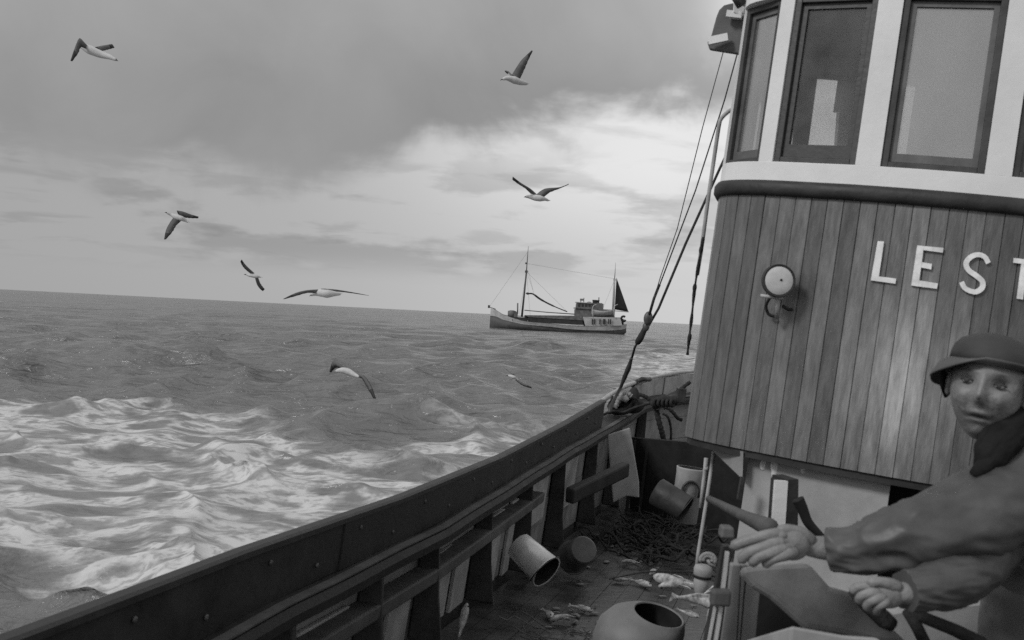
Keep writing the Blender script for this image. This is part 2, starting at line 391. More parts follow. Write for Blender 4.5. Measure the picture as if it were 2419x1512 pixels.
    def nn(ty, **k):
        n = t.nodes.new(ty)
        for p, q in k.items(): setattr(n, p, q)
        return n
    def lk(a_, b_): t.links.new(a_, b_)
    g = nn('ShaderNodeNewGeometry'); mp = nn('ShaderNodeMapping'); lk(g.outputs['Position'], mp.inputs[0])
    mp.inputs['Rotation'].default_value = (0, 0, R(20)); mp.inputs['Scale'].default_value = (.62, 1.0, 1)
    def nz(sc, det, dist=0, vec=None, ro=.55):
        n = nn('ShaderNodeTexNoise'); n.inputs['Scale'].default_value = sc; n.inputs['Detail'].default_value = det
        n.inputs['Distortion'].default_value = dist; n.inputs['Roughness'].default_value = ro; lk(vec or mp.outputs[0], n.inputs['Vector']); return n.outputs[0]
    def ma(op, a_, b_, clamp=False):
        n = nn('ShaderNodeMath', operation=op); n.use_clamp = clamp
        for i, v in enumerate((a_, b_)):
            if isinstance(v, (int, float)): n.inputs[i].default_value = v
            else: lk(v, n.inputs[i])
        return n.outputs[0]
    def mr(v, a_, b_, c_, d_):
        n = nn('ShaderNodeMapRange'); n.interpolation_type = 'SMOOTHSTEP'; lk(v, n.inputs[0])
        for i, q in enumerate((a_, b_, c_, d_)): n.inputs[i + 1].default_value = q
        return n.outputs[0]
    fa = nn('ShaderNodeAttribute'); fa.attribute_name = 'foam'; fo = fa.outputs['Fac']
    # lacy foam: cells with soft holes, warped
    wn = nn('ShaderNodeTexNoise'); wn.inputs['Scale'].default_value = 1.1; wn.inputs['Detail'].default_value = 4; lk(mp.outputs[0], wn.inputs['Vector'])
    mixv = nn('ShaderNodeMix', data_type='VECTOR'); mixv.inputs[0].default_value = .35; lk(mp.outputs[0], mixv.inputs[4]); lk(wn.outputs['Color'], mixv.inputs[5])
    va = nn('ShaderNodeVectorMath', operation='MULTIPLY_ADD'); lk(wn.outputs['Color'], va.inputs[0]); va.inputs[1].default_value = (.35, .35, .35); lk(mp.outputs[0], va.inputs[2])
    def ridge(sc, det, dist_):
        n = nn('ShaderNodeTexNoise'); n.inputs['Scale'].default_value = sc; n.inputs['Detail'].default_value = det; n.inputs['Distortion'].default_value = dist_
        n.inputs['Roughness'].default_value = .5; lk(va.outputs[0], n.inputs['Vector'])
        return ma('SUBTRACT', 1.0, ma('MULTIPLY', ma('ABSOLUTE', ma('SUBTRACT', n.outputs[0], .5), 0), 5.0))
    r1 = ridge(.75, 3, .2); r2 = ridge(1.9, 3, .25); r3 = ridge(4.5, 3, .6)
    big = nz(.35, 3, .5); fine = nz(9, 4, .3)
    def vn(sc, det, dist_):
        n = nn('ShaderNodeTexNoise'); n.inputs['Scale'].default_value = sc; n.inputs['Detail'].default_value = det; n.inputs['Distortion'].default_value = dist_; lk(va.outputs[0], n.inputs['Vector']); return n.outputs[0]
    holes = mr(vn(1.35, 5, .15), .38, .50, .12, 1); holes2 = mr(vn(3.8, 5, .2), .38, .53, .30, 1)
    soft = mr(ma('ADD', ma('MULTIPLY', r1, .5), ma('MULTIPLY', r2, .5)), -.6, .9, .62, 1)
    edge_ = mr(ma('ADD', ma('ADD', ma('MULTIPLY', fo, 1.7), ma('MULTIPLY', ma('SUBTRACT', big, .5), 3.2)), ma('MULTIPLY', r2, .30)), .0, 1.1, 0, 1)
    fm = ma('MULTIPLY', ma('MULTIPLY', edge_, ma('MULTIPLY', ma('MULTIPLY', holes, holes2), mr(vn(10, 4, .3), .36, .52, .55, 1))), ma('MULTIPLY', soft, mr(fo, .0, .2, 0, 1)))
    # small caps and spume all over
    sp = mr(ma('MULTIPLY', nz(.35, 8, .6, None, .62), nz(2.2, 6, .3)), .405, .47, 0, .35)
    fm = ma('MAXIMUM', fm, sp)
    col = nn('ShaderNodeMix', data_type='FLOAT'); lk(fm, col.inputs[0]); col.inputs[2].default_value = .165; col.inputs[3].default_value = .62
    lk(col.outputs[0], b.inputs['Base Color'])
    ro = nn('ShaderNodeMix', data_type='FLOAT'); lk(fm, ro.inputs[0]); ro.inputs[2].default_value = .18; ro.inputs[3].default_value = .8
    lk(ro.outputs[0], b.inputs['Roughness']); b.inputs['IOR'].default_value = 1.45; b.inputs['Specular IOR Level'].default_value = .5
    dist = nn('ShaderNodeVectorMath', operation='LENGTH'); lk(g.outputs['Position'], dist.inputs[0])
    mpe = nn('ShaderNodeMapping'); lk(g.outputs['Position'], mpe.inputs[0]); mpe.inputs['Rotation'].default_value = (0, 0, R(25)); mpe.inputs['Scale'].default_value = (.38, 1.0, 1)
    def crest(sc, det, dist_):
        n = nn('ShaderNodeTexNoise'); n.inputs['Scale'].default_value = sc; n.inputs['Detail'].default_value = det; n.inputs['Distortion'].default_value = dist_; lk(mpe.outputs[0], n.inputs['Vector'])
        v = ma('SUBTRACT', 1.0, ma('MULTIPLY', ma('ABSOLUTE', ma('SUBTRACT', n.outputs[0], .5), 0), 4.0)); return ma('MULTIPLY', v, ma('MAXIMUM', v, 0))
    h1 = nz(2.6, 6, .4); h2 = nz(.5, 5, .3); hc = ma('ADD', ma('MULTIPLY', crest(1.1, 3, .5), .10), ma('MULTIPLY', crest(.38, 4, .5), ma('MINIMUM', ma('MULTIPLY', dist.outputs['Value'], .006), .40)))
    h3 = nz(.12, 4, .3)
    hh = ma('ADD', ma('MULTIPLY', h1, .17), ma('MULTIPLY', h2, ma('MINIMUM', ma('MULTIPLY', dist.outputs['Value'], .012), .9)))
    hh = ma('ADD', hh, hc)
    hh = ma('ADD', hh, ma('MULTIPLY', h3, ma('MINIMUM', ma('MULTIPLY', dist.outputs['Value'], .012), 5.0)))
    hh = ma('ADD', hh, 0)
    bp = nn('ShaderNodeBump'); bp.inputs['Strength'].default_value = 1.0; bp.inputs['Distance'].default_value = 1.0
    lk(ma('SUBTRACT', 1.0, ma('MULTIPLY', ma('MAXIMUM', fm, ma('MULTIPLY', fo, .75)), .85)), bp.inputs['Strength']); lk(hh, bp.inputs['Height']); lk(bp.outputs[0], b.inputs['Normal'])
    me.materials.append(m)
make_sea()

# ------------------------------------------------------------------ our boat: deck
DZ = -1.8
def line_x(y, off=0.0):            # inner face of the port bulwark in plan
    y2 = min(y, 12.6)
    x = .007 + .27 * (y2 - 6.73)
    if y > 12.6: x += .27 * (y - 12.6) + .16 * (y - 12.6) ** 1.7
    return x + off
mb = MB(); n = 0
ys = [-3, -1, 1, 2, 3, 4, 5, 6, 7, 8, 9, 10, 11, 12, 13, 14, 15, 15.8]
ax = Vector((.26, .966, 0)); tx = Vector((.966, -.26, 0))
brd = .13
for i in range(46):                # deck boards run fore and aft
    x0 = i * brd; vs = []; fs = []
    for y in ys:
        b0 = line_x(y, .0)
        for xx in (x0 + .0015, x0 + brd - .0015):
            vs += [(b0 - .02 + xx, y, DZ + .0012 * math.sin(i * 3.3)), (b0 - .02 + xx, y, DZ - .04)]
    for j in range(len(ys) - 1):
        o4 = j * 4; fs += [(o4, o4 + 2, o4 + 6, o4 + 4), (o4, o4 + 4, o4 + 5, o4 + 1), (o4 + 2, o4 + 3, o4 + 7, o4 + 6)]
    mb.add(vs, fs)
mb.add([(line_x(y) + s_, y, DZ - .045) for y in (ys[0], ys[-1]) for s_ in (-.1, 6.2)], [(0, 1, 3, 2)])
deck = build(mb, 'deck', M['deck']); deck['kind'] = 'structure'

# ------------------------------------------------------------------ bulwark with its rails
ZR = [(2.9, -1.22), (3.7, -1.20), (4.13, -1.18), (5.92, -1.153), (7.1, -1.085), (9.0, -.969), (10.4, -.905), (11.8, -.836), (14.8, -.61), (16, -.55)]
ZT = [(2.76, -.961), (3.87, -.936), (5.4, -.931), (7.13, -.88), (8.9, -.77), (10.57, -.634)]
zr = lambda y: lerp_tab(y, ZR)
zt = lambda y: lerp_tab(y, ZT)
bw_ = Th('bulwark', 'dark timber bulwark with board topped rail running aft along the port side', 'bulwark', (line_x(4), 4, DZ))
yy = [-2 + .35 * i for i in range(51)]
def strip(mb, ylist, fn, mi=0):   # fn(y) -> closed section of points
    mb.loft([fn(y) for y in ylist], mi, True, True, False)
def rect(y, x0, x1, z0, z1): return [Vector((x0, y, z0)), Vector((x1, y, z0)), Vector((x1, y, z1)), Vector((x0, y, z1))]
mb = MB()                          # planking, three strakes
for k in range(4):
    strip(mb, yy, lambda y: rect(y, line_x(y, -.17 + .004 * (k % 2)), line_x(y, -.125 + .004 * (k % 2)), DZ + (zr(y) - DZ) * k / 4 + .003, DZ + (zr(y) - DZ) * (k + 1) / 4 - .003))
build(mb, 'planking', M['plank'], bw_)
mb = MB()                          # hull side down to the water
strip(mb, yy, lambda y: [Vector((line_x(y, -.20), y, zr(y) - .12)), Vector((line_x(y, -.176), y, zr(y) - .12)), Vector((line_x(y, -.05), y, -3.6)), Vector((line_x(y, -.10), y, -3.6))])
build(mb, 'hull_side', M['fhull'], bw_)
mb = MB()                          # main rail: thick, rounded inner edge, a little uneven
def sec(y):
    z = zr(y) + .0025 * math.sin(y * 5.1); x = line_x(y)
    return [Vector((x - .23, y, z - .06)), Vector((x + .015, y, z - .10)), Vector((x + .04, y, z - .085)), Vector((x + .048, y, z - .04)), Vector((x + .03, y, z - .008)), Vector((x - .01, y, z)), Vector((x - .23, y, z))]
yr = [-2 + .12 * i for i in range(141)]
strip(mb, yr, sec); build(mb, 'main_rail', M['darkwood'], bw_)
mb = MB(); strip(mb, yr, lambda y: rect(y, line_x(y, -.012), line_x(y, .032), zr(y) + .0025 * math.sin(y * 5.1) + .001, zr(y) + .0025 * math.sin(y * 5.1) + .008)); build(mb, 'worn_lit_edge', M['stan'], bw_)  # worn rail edge; light caught by its rounding put in as a paler strip
mb = MB()                          # the board standing on the rail, ends before the stern
yt = [y for y in yr if y < 10.55] + [10.6]
for y0, y1 in ((-2, 1.9), (1.908, 4.7), (4.708, 7.9), (7.908, 10.6)):
    mb = MB(); seg = [y0] + [y for y in yt if y0 + .02 < y < y1 - .02] + [y1]; o_ = .004 * math.sin(y0 * 3)
    strip(mb, seg, lambda y: rect(y, line_x(y, -.085 + o_), line_x(y, -.045 + o_), zr(y) + .002, zt(y) - .02)); build(mb, 'wash_board', M['darkwood'], bw_)
for k in range(22):
    y = 1.6 + .41 * k; mb = MB(); zz = zr(y) + (zt(y) - zr(y)) * (.3 if k % 2 else .68)
    mb.lathe(Vector((line_x(y, -.042), y, zz)), [(.011, 0), (.011, .004), (.006, .008)], Vector((.966, -.26, 0)), 10); build(mb, 'bolt', M['galvdull'], bw_)
mb = MB()
strip(mb, yt, lambda y: [Vector((line_x(y, -.10), y, zt(y) - .03)), Vector((line_x(y, -.038), y, zt(y) - .03)), Vector((line_x(y, -.038), y, zt(y) - .008)), Vector((line_x(y, -.05), y, zt(y))), Vector((line_x(y, -.088), y, zt(y))), Vector((line_x(y, -.10), y, zt(y) - .008))])
build(mb, 'board_capping', M['railwood'], bw_)
mb = MB()                          # stringer under the rail
strip(mb, [y for y in yr if y < 8.35], lambda y: rect(y, line_x(y, -.12), line_x(y, .0), zr(y) - .32, zr(y) - .245))
build(mb, 'stringer', M['stan'], bw_, bevel=.01)
for i, y in enumerate((.8, 1.7, 2.6, 3.45, 4.3, 5.2, 6.0, 7.0, 8.0, 9.05, 10.4, 11.7, 13.1)):
    mb = MB(); z1 = zr(y) - .08; w = .085 + .02 * math.sin(i * 7)
    mb.loft([[Vector((line_x(y, -.124), y - w / 2, z)), Vector((line_x(y, -.03 + d_), y - w / 2, z)), Vector((line_x(y, -.03 + d_), y + w / 2, z)), Vector((line_x(y, -.124), y + w / 2, z))] for z, d_ in ((DZ, .09), (DZ + .25, .04), (z1, 0))], 0, True, True, False)
    build(mb, 'stanchion', M['railwood'], bw_, bevel=.008)
# pale dirty boards nailed between some frames
for y0, y1, a_, b_ in ((4.5, 5.0, .36, .75), (5.55, 5.85, .0, .72), (6.15, 6.5, .0, .75), (6.6, 6.86, .0, .7), (7.3, 7.55, 0, .78), (7.75, 7.9, 0, .8), (8.3, 8.8, .35, .9), (9.3, 9.9, .3, .9)):
    mb = MB()
    f = lambda y, x, q: Vector((line_x(y, x), y, DZ + (zr(y) - .1 - DZ) * q))
    a4 = [f(y0, -.118, a_), f(y1, -.118, a_ + .02), f(y1 + .03, -.118, b_), f(y0 + .02, -.118, b_)]
    mb.slab(a4, (.022, 0, 0)); build(mb, 'lining_board', M['greypaint'], bw_, bevel=.004)

# log lashed along the inside, and the pale port flap aft of it
mb = MB(); a, b = P(1345, 1172, 8.9), P(1478, 1108, 9.7)
pts = cat_rom([a, (a * 2 + b) / 3 + Vector((0, 0, .01)), (a + 2 * b) / 3 - Vector((0, 0, .01)), b], 4)
mb.beam(a, b, .085, .13)
single(mb, 'timber_baulk', M['darkwood'], 'short thick dark timber baulk slung along the inside of the bulwark', 'timber', bevel=.018)
mb = MB(); d = 10.5
mb.slab([P(1434, 1027, d), P(1488, 1010, d), P(1500, 1080, d), P(1510, 1140, d), P(1510, 1176, d), P(1480, 1172, d), P(1448, 1188, d)], P(1434, 1027, d) - P(1434, 1027, d - .05))
single(mb, 'port_flap', M['lightgrey'], 'tall pale grey board with curved edge hanging under the rail', 'board', bevel=.012)

# ------------------------------------------------------------------ stern bulwark and rails
stern = Th('stern_bulwark', 'grey painted stern bulwark curving behind the wheelhouse', 'bulwark', P(1560, 960, 14))
rail = [(1424, 946, 11.25), (1465, 918, 12.2), (1510, 901, 13.2), (1560, 888, 14.1), (1629, 878, 14.9), (1720, 876, 15.2), (1850, 885, 15.0)]
rp = cat_rom([P(*q) for q in rail], 6)
mb = MB(); low_ = []
for p in rp: low_.append(Vector((p.x - .01, p.y, p.z - .03)))
use = [p for p in low_ if p.y > 12.9]
mb.loft([[p, p + Vector((.05, .03, 0)), Vector((p.x + .05, p.y + .03, -1.05)), Vector((p.x, p.y, -1.05))] for p in use], 0, True, True, False)
build(mb, 'plating', M['greypaint'], stern)
mb = MB(); mb.tube(rp, [.024 + .004 * math.sin(i) for i in range(len(rp))], 10); build(mb, 'top_rail', M['pipe'], stern)
for (px, py, d) in ((1447, 931, 11.8), (1512, 903, 13.2), (1570, 889, 14.2)):
    mb = MB(); p = P(px, py, d); mb.tube([p - Vector((0, 0, .42)), p - Vector((0, 0, .02))], .016, 8); build(mb, 'rail_stanchion', M['iron'], stern)
mb = MB(); mb.tube([P(*q) for q in ((1500, 905, 13.1), (1516, 896, 13.1), (1535, 896, 13.3))], .028, 8); mb.tube([P(*q) for q in ((1492, 915, 13.0), (1507, 898, 13.0))], .02, 8)
build(mb, 'fairlead', M['iron'], stern)
mb = MB(); q0, q1 = P(1560, 950, 12.6), P(1622, 936, 12.7)
mb.tube([q0, P(1590, 940, 12.6), P(1604, 936, 12.6)], [.05, .07, .07], 12); mb.box(P(1608, 934, 12.6), (.1, .14, .17))
single(mb, 'deck_roller', M['iron'], 'black iron roller end sticking out beside the wheelhouse edge', 'roller', bevel=.01)
# step of the raised after deck, dark timber
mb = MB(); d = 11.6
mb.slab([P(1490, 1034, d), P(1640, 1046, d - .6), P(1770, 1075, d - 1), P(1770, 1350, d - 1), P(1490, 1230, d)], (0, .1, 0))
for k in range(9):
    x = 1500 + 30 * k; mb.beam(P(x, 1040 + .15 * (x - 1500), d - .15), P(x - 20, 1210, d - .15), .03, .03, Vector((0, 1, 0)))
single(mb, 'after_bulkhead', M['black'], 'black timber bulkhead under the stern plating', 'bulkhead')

# ------------------------------------------------------------------ wheelhouse
plan = [(.985, 5.38), (.893, 5.06), (.824, 4.82), (.836, 4.69), (.95, 4.55), (1.156, 4.41), (1.302, 4.32), (1.588, 4.19), (1.9, 4.09), (2.2, 4.01), (2.6, 3.92), (3.0, 3.85), (3.35, 3.84), (3.62, 4.0), (3.78, 4.3)]
fine_plan = cat_rom([(x, y, 0) for x, y in plan], 24)
def ray_xy(px, py):
    v = P(px, py, 1.0); return v.x, v.z
def hit(px, py, off=0.0):
    """line of sight against the wheelhouse front, off metres in front of it"""
    sx, sz = ray_xy(px, py); best = None
    for p, q in zip(fine_plan[44:], fine_plan[45:]):
        a, b = p.x - sx * p.y, q.x - sx * q.y
        if (a <= 0 < b) or (b <= 0 < a):
            t = a / (a - b); y = p.y + (q.y - p.y) * t
            if best is None or y < best: best = y
    if best is None: best = 4.82
    y = best - off
    return Vector((sx * y, y, sz * y))
wh = Th('wheelhouse', 'tall wheelhouse of varnished planks with white window band and rounded front', 'wheelhouse', (2.0, 4.8, -.39))
arc = [0]
for p, q in zip(fine_plan, fine_plan[1:]): arc.append(arc[-1] + (q - p).length)
def at_arc(s_):
    s_ = min(max(s_, 0), arc[-1] - 1e-6)
    i = max(j for j in range(len(arc)) if arc[j] <= s_); i = min(i, len(fine_plan) - 2)
    return fine_plan[i].lerp(fine_plan[i + 1], (s_ - arc[i]) / (arc[i + 1] - arc[i]))
def arc_of(p):
    i = min(range(len(fine_plan)), key=lambda j: (fine_plan[j].x - p.x) ** 2 + (fine_plan[j].y - p.y) ** 2)
    return arc[i]
def inward(s_):
    a, b = at_arc(s_ - .01), at_arc(s_ + .01); t = (b - a).normalized(); return Vector((-t.y, t.x, 0))
back_l, back_r = Vector((1.13, 5.92, 0)), Vector((4.0, 5.15, 0))
ZB, ZK, ZS, ZH, ZTOP = -.39, .662, .80, 1.49, 1.64
side_l = fine_plan[0]; side_r = fine_plan[-1]
def planked(mb, pts_fn, count, z0, z1, tints):
    for i in range(count):
        a, b, nrm = pts_fn(i)
        t = (b - a).normalized(); g = .0022; j = random.uniform(-.002, .002); j2 = random.uniform(-.002, .002)
        a1, b1 = a + t * g - nrm * (.002 + j), b - t * g - nrm * (.002 + j2)
        q = [a + nrm * .003, a1, b1, b + nrm * .003]; NZ = 14
        vs = [Vector((v.x, v.y, z0 + (z1 - z0) * k / NZ)) for k in range(NZ + 1) for v in q]
        mb.add(vs, [(k * 4 + c, k * 4 + c + 1, k * 4 + c + 5, k * 4 + c + 4) for k in range(NZ) for c in range(3)])
        base_t = random.choice([.80, .88, .94, .98, 1.0, 1.06, 1.13, 1.24]); ph_ = random.uniform(0, 50); mid = (a + b) / 2
        for v in vs:                       # varnish sheen by the name, painted in as one paler patch
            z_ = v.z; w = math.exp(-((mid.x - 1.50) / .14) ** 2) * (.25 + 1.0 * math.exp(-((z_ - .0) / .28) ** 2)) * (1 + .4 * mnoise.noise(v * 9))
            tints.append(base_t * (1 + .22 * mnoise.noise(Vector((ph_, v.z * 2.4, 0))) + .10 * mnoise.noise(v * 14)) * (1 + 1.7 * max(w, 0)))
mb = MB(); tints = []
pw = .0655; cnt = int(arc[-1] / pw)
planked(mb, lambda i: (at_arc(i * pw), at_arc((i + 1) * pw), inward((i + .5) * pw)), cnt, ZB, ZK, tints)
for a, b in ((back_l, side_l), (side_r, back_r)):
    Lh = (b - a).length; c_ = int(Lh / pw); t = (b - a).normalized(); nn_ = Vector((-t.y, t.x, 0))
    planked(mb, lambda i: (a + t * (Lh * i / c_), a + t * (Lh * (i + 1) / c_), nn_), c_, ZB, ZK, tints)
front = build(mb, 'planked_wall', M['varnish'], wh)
# tint attribute per vertex, keeps each plank its own tone
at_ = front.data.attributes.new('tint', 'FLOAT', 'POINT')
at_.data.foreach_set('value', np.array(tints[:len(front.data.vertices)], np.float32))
def ring_strip(mb, z0, z1, o0, o1, mi=0, smooth=True, full=True):
    """band following the front in plan, from o0 outside to o1 inside"""
    prof = []
    K = 90
    for k in range(K + 1):
        s_ = arc[-1] * k / K; p = at_arc(s_); nn_ = inward(s_)
        prof.append((p, nn_))
    if full:
        tl = (side_l - back_l).normalized(); prof = [(back_l, Vector((-tl.y, tl.x, 0)))] + prof
        tr_ = (back_r - side_r).normalized(); prof = prof + [(back_r, Vector((-tr_.y, tr_.x, 0)))]
    rings = []
    for p, nn_ in prof:
        a, b = p - nn_ * o0, p + nn_ * o1; c_ = (z1 - z0) * (.28 if smooth else .03); k_ = .012 if smooth else .0005
        rings.append([Vector((b.x, b.y, z0)), Vector((a.x + nn_.x * k_, a.y + nn_.y * k_, z0)), Vector((a.x, a.y, z0 + c_)), Vector((a.x, a.y, z1 - c_)), Vector((a.x + nn_.x * k_, a.y + nn_.y * k_, z1)), Vector((b.x, b.y, z1))])
    mb.loft(rings, mi, True, True, smooth)
mb = MB(); ring_strip(mb, ZK - .003, .721, .027, .02); build(mb, 'belt_moulding', M['railwood'], wh)
mb = MB(); ring_strip(mb, .7215, ZS, .006, .05, smooth=False); ring_strip(mb, ZH, ZTOP, .006, .05, smooth=False)
# window bays, measured along the sill
def s_of(px, py): return arc_of(hit(px, py))
bays = [(arc_of(Vector((.824, 4.80, 0))), s_of(1794, 377)), (s_of(1826, 378), s_of(2022, 383)), (s_of(2077, 385), s_of(2325, 408))]
gap = bays[2][0] - bays[1][1]; wid = bays[2][1] - bays[2][0]
s_ = bays[2][1] + gap
while s_ + wid < arc[-1] - .1:
    bays.append((s_, s_ + wid)); s_ += wid + gap
bays = [(0.02, bays[0][0] - .045)] + bays
cols = [(0, .02)] + [(bays[i][1], bays[i + 1][0]) for i in range(len(bays) - 1)] + [(bays[-1][1], arc[-1])]
for a, b in cols:
    K = max(1, int((b - a) / .04)); rings = []
    for k in range(K + 1):
        q = a + (b - a) * k / K; p = at_arc(q); nn_ = inward(q)
        rings.append([Vector((p.x - nn_.x * .006, p.y - nn_.y * .006, ZS)), Vector((p.x - nn_.x * .006, p.y - nn_.y * .006, ZH)), Vector((p.x + nn_.x * .05, p.y + nn_.y * .05, ZH)), Vector((p.x + nn_.x * .05, p.y + nn_.y * .05, ZS))])
    mb.loft(rings, 0, True, True, False)
# side walls with one light each and the after wall with openings
def wall_seg(mb, a, b, z0, z1, th=.04):
    t = (b - a).normalized(); nn_ = Vector((-t.y, t.x, 0)); 
    mb.slab([Vector((a.x, a.y, z0)), Vector((b.x, b.y, z0)), Vector((b.x, b.y, z1)), Vector((a.x, a.y, z1))], nn_ * th)
def holed(mb, a, b, holes, z0=.7215, z1=ZTOP, hz0=.84, hz1=1.36):
    Lh = (b - a).length; t = (b - a) / Lh; c = 0
    for h0, h1 in holes + [(Lh, Lh)]:
        wall_seg(mb, a + t * c, a + t * h0, z0, z1)
        if h1 > h0:
            wall_seg(mb, a + t * h0, a + t * h1, z0, hz0); wall_seg(mb, a + t * h0, a + t * h1, hz1, z1)
        c = h1
    
holed(mb, back_l, side_l, [(.08, .42)]); holed(mb, side_r, back_r, [(.25, .7)])
build(mb, 'white_upper_wall', M['white'], wh)
mb = MB(); LB = (back_r - back_l).length; pass; holed(mb, back_r, back_l, [(.3, .75), (1.1, 1.5), (LB - .80, LB - .65), (LB - .575, LB - .17)], z0=ZB, hz0=1.12, hz1=1.50)
qa, qb = back_r + (back_l - back_r).normalized() * (LB - .575), back_r + (back_l - back_r).normalized() * (LB - .41); wall_seg(mb, qa, qb, 1.33, 1.499)
build(mb, 'after_wall', M['interior'], wh)
tb_ = (back_l - back_r).normalized()
for h0, h1 in ((.3, .75), (1.1, 1.5), (LB - .80, LB - .65), (LB - .575, LB - .17)):
    mb = MB(); q0, q1 = back_r + tb_ * (h0 + .002), back_r + tb_ * (h1 - .002); nb = Vector((-tb_.y, tb_.x, 0)) * .02
    mb.slab([Vector((q.x, q.y, z_)) + nb for q, z_ in ((q0, 1.122), (q1, 1.122), (q1, 1.498), (q0, 1.498))], nb * .2); build(mb, 'after_pane', M['glass_mid'], wh)
# floor and ceiling, roof with visor
def outline(off): 
    o = [];
    for k in range(61):
        s2 = arc[-1] * k / 60; p = at_arc(s2); nn_ = inward(s2); o.append(p - nn_ * off)
    return [back_l + Vector((-off, off, 0))] + o + [back_r + Vector((off, off, 0))]
mb = MB(); mb.slab([Vector((p.x, p.y, ZB - .03)) for p in outline(-.01)], (0, 0, .028)); build(mb, 'floor', M['darkwood'], wh)
mb = MB(); mb.slab([Vector((p.x, p.y, ZTOP + .001)) for p in outline(.09)], (0, 0, .07)); build(mb, 'roof', M['white'], wh, bevel=.02)
mb = MB(); mb.slab([Vector((p.x, p.y, ZTOP - .03)) for p in outline(-.055)], (0, 0, .028)); build(mb, 'ceiling', M['darkwood'], wh)
# windows
for i, (a, b) in enumerate(bays):
    pa, pb = at_arc(a + .001), at_arc(b - .001); t = (pb - pa).normalized(); nn_ = Vector((-t.y, t.x, 0)); w = (pb - pa).length
    o3 = Vector((pa.x, pa.y, ZS)) + nn_ * .004
    def bar(mb, u0, u1, z0, z1, d0, d1):
        q = [o3 + t * u0 + nn_ * d0, o3 + t * u1 + nn_ * d0]
        mb.slab([q[0] + Vector((0, 0, z0)), q[1] + Vector((0, 0, z0)), q[1] + Vector((0, 0, z1)), q[0] + Vector((0, 0, z1))], nn_ * (d1 - d0))
    H = ZH - ZS; fw = .026
    mb = MB(); bar(mb, 0, fw, 0, H, 0, .06); bar(mb, w - fw, w, 0, H, 0, .06); bar(mb, fw, w - fw, 0, fw * .9, 0, .06); bar(mb, fw, w - fw, H - fw, H, 0, .06)
    win = build(mb, 'window', M['frame'], wh, bevel=.003)
    mb = MB(); g = fw + .001; sw = .022; d0, d1 = .018, .045
    drop = .03 if i == 2 else 0.0
    top = H - fw - .001 
    bar(mb, g, g + sw, g, top, d0, d1); bar(mb, w - g - sw, w - g, g, top, d0, d1); bar(mb, g + sw, w - g - sw, g, g + sw * (1.5 if i != 2 else 2.4), d0, d1); bar(mb, g + sw, w - g - sw, top - sw, top, d0, d1)
    build(mb, 'sash', M['frame'] if i == 2 else M['sash'], wh, parent=win)
    mb = MB(); bar(mb, g + sw * .6, w - g - sw * .6, g + sw, top - sw * .5, .028, .033)
    build(mb, 'pane', M['glass_salt'] if i in (1, 3, 4) else M['glass_clear'], wh, parent=win)
# a shut chart locker and a pale door inside, seen through the glass
mb = MB(); mb.slab([P(1872, 390, 5.0), P(1903, 390, 5.0), P(1948, 60, 5.0), P(1905, 60, 5.0)], (0, .05, 0)); build(mb, 'inner_post', M['black'], wh)
mb = MB(); mb.slab([P(1975, 372, 5.45), P(2090, 378, 5.45), P(2096, 268, 5.45), P(1983, 262, 5.45)], (0, .05, 0)); build(mb, 'inner_panel', M['white'], wh)
# name letters cut and fixed to the planks (measured on the photograph, zoom factor 2.0431)
def z2(x, y): return ((2400 + x / 2.0431) * .67532, (600 + y / 2.0431) * .67532)
def letter(polys):
    mb = MB()
    for poly in polys:
        pts = [hit(*z2(x, y), .013) for x, y in poly]
        mb.slab(pts, (0, .006, 0))
    o = build(mb, 'letter', M['lettering'], wh); return o
letter([[(1372, 497), (1415, 500), (1378, 750), (1350, 782), (1322, 778)], [(1378, 750), (1502, 765), (1496, 802), (1350, 782)]])
letter([[(1655, 528), (1700, 533), (1660, 822), (1612, 815)], [(1701, 533), (1840, 545), (1835, 580), (1697, 562)], [(1686, 648), (1757, 660), (1752, 700), (1681, 686)], [(1667, 778), (1800, 800), (1792, 838), (1662, 822)]])
sp_ = cat_rom([Vector((x, y, 0)) for x, y in ((2162, 655), (2135, 610), (2085, 594), (2035, 612), (2003, 655), (2020, 705), (2075, 745), (2118, 785), (2118, 830), (2075, 860), (2030, 853), (1992, 832), (1970, 790))], 4)
polys = []
for i in range(len(sp_) - 1):
    a, b = sp_[i], sp_[i + 1]
    def nrm2(j):
        t = (sp_[min(j + 1, len(sp_) - 1)] - sp_[max(j - 1, 0)]).normalized(); return Vector((-t.y, t.x, 0)) * (19 - 4 * abs(j / len(sp_) - .5))
    n0, n1 = nrm2(i), nrm2(i + 1)
    polys.append([(a.x + n0.x, a.y + n0.y), (b.x + n1.x, b.y + n1.y), (b.x - n1.x, b.y - n1.y), (a.x - n0.x, a.y - n0.y)])
letter(polys)
letter([[(2345, 618), (2500, 636), (2496, 672), (2341, 652)], [(2398, 660), (2440, 665), (2408, 915), (2366, 908)]])

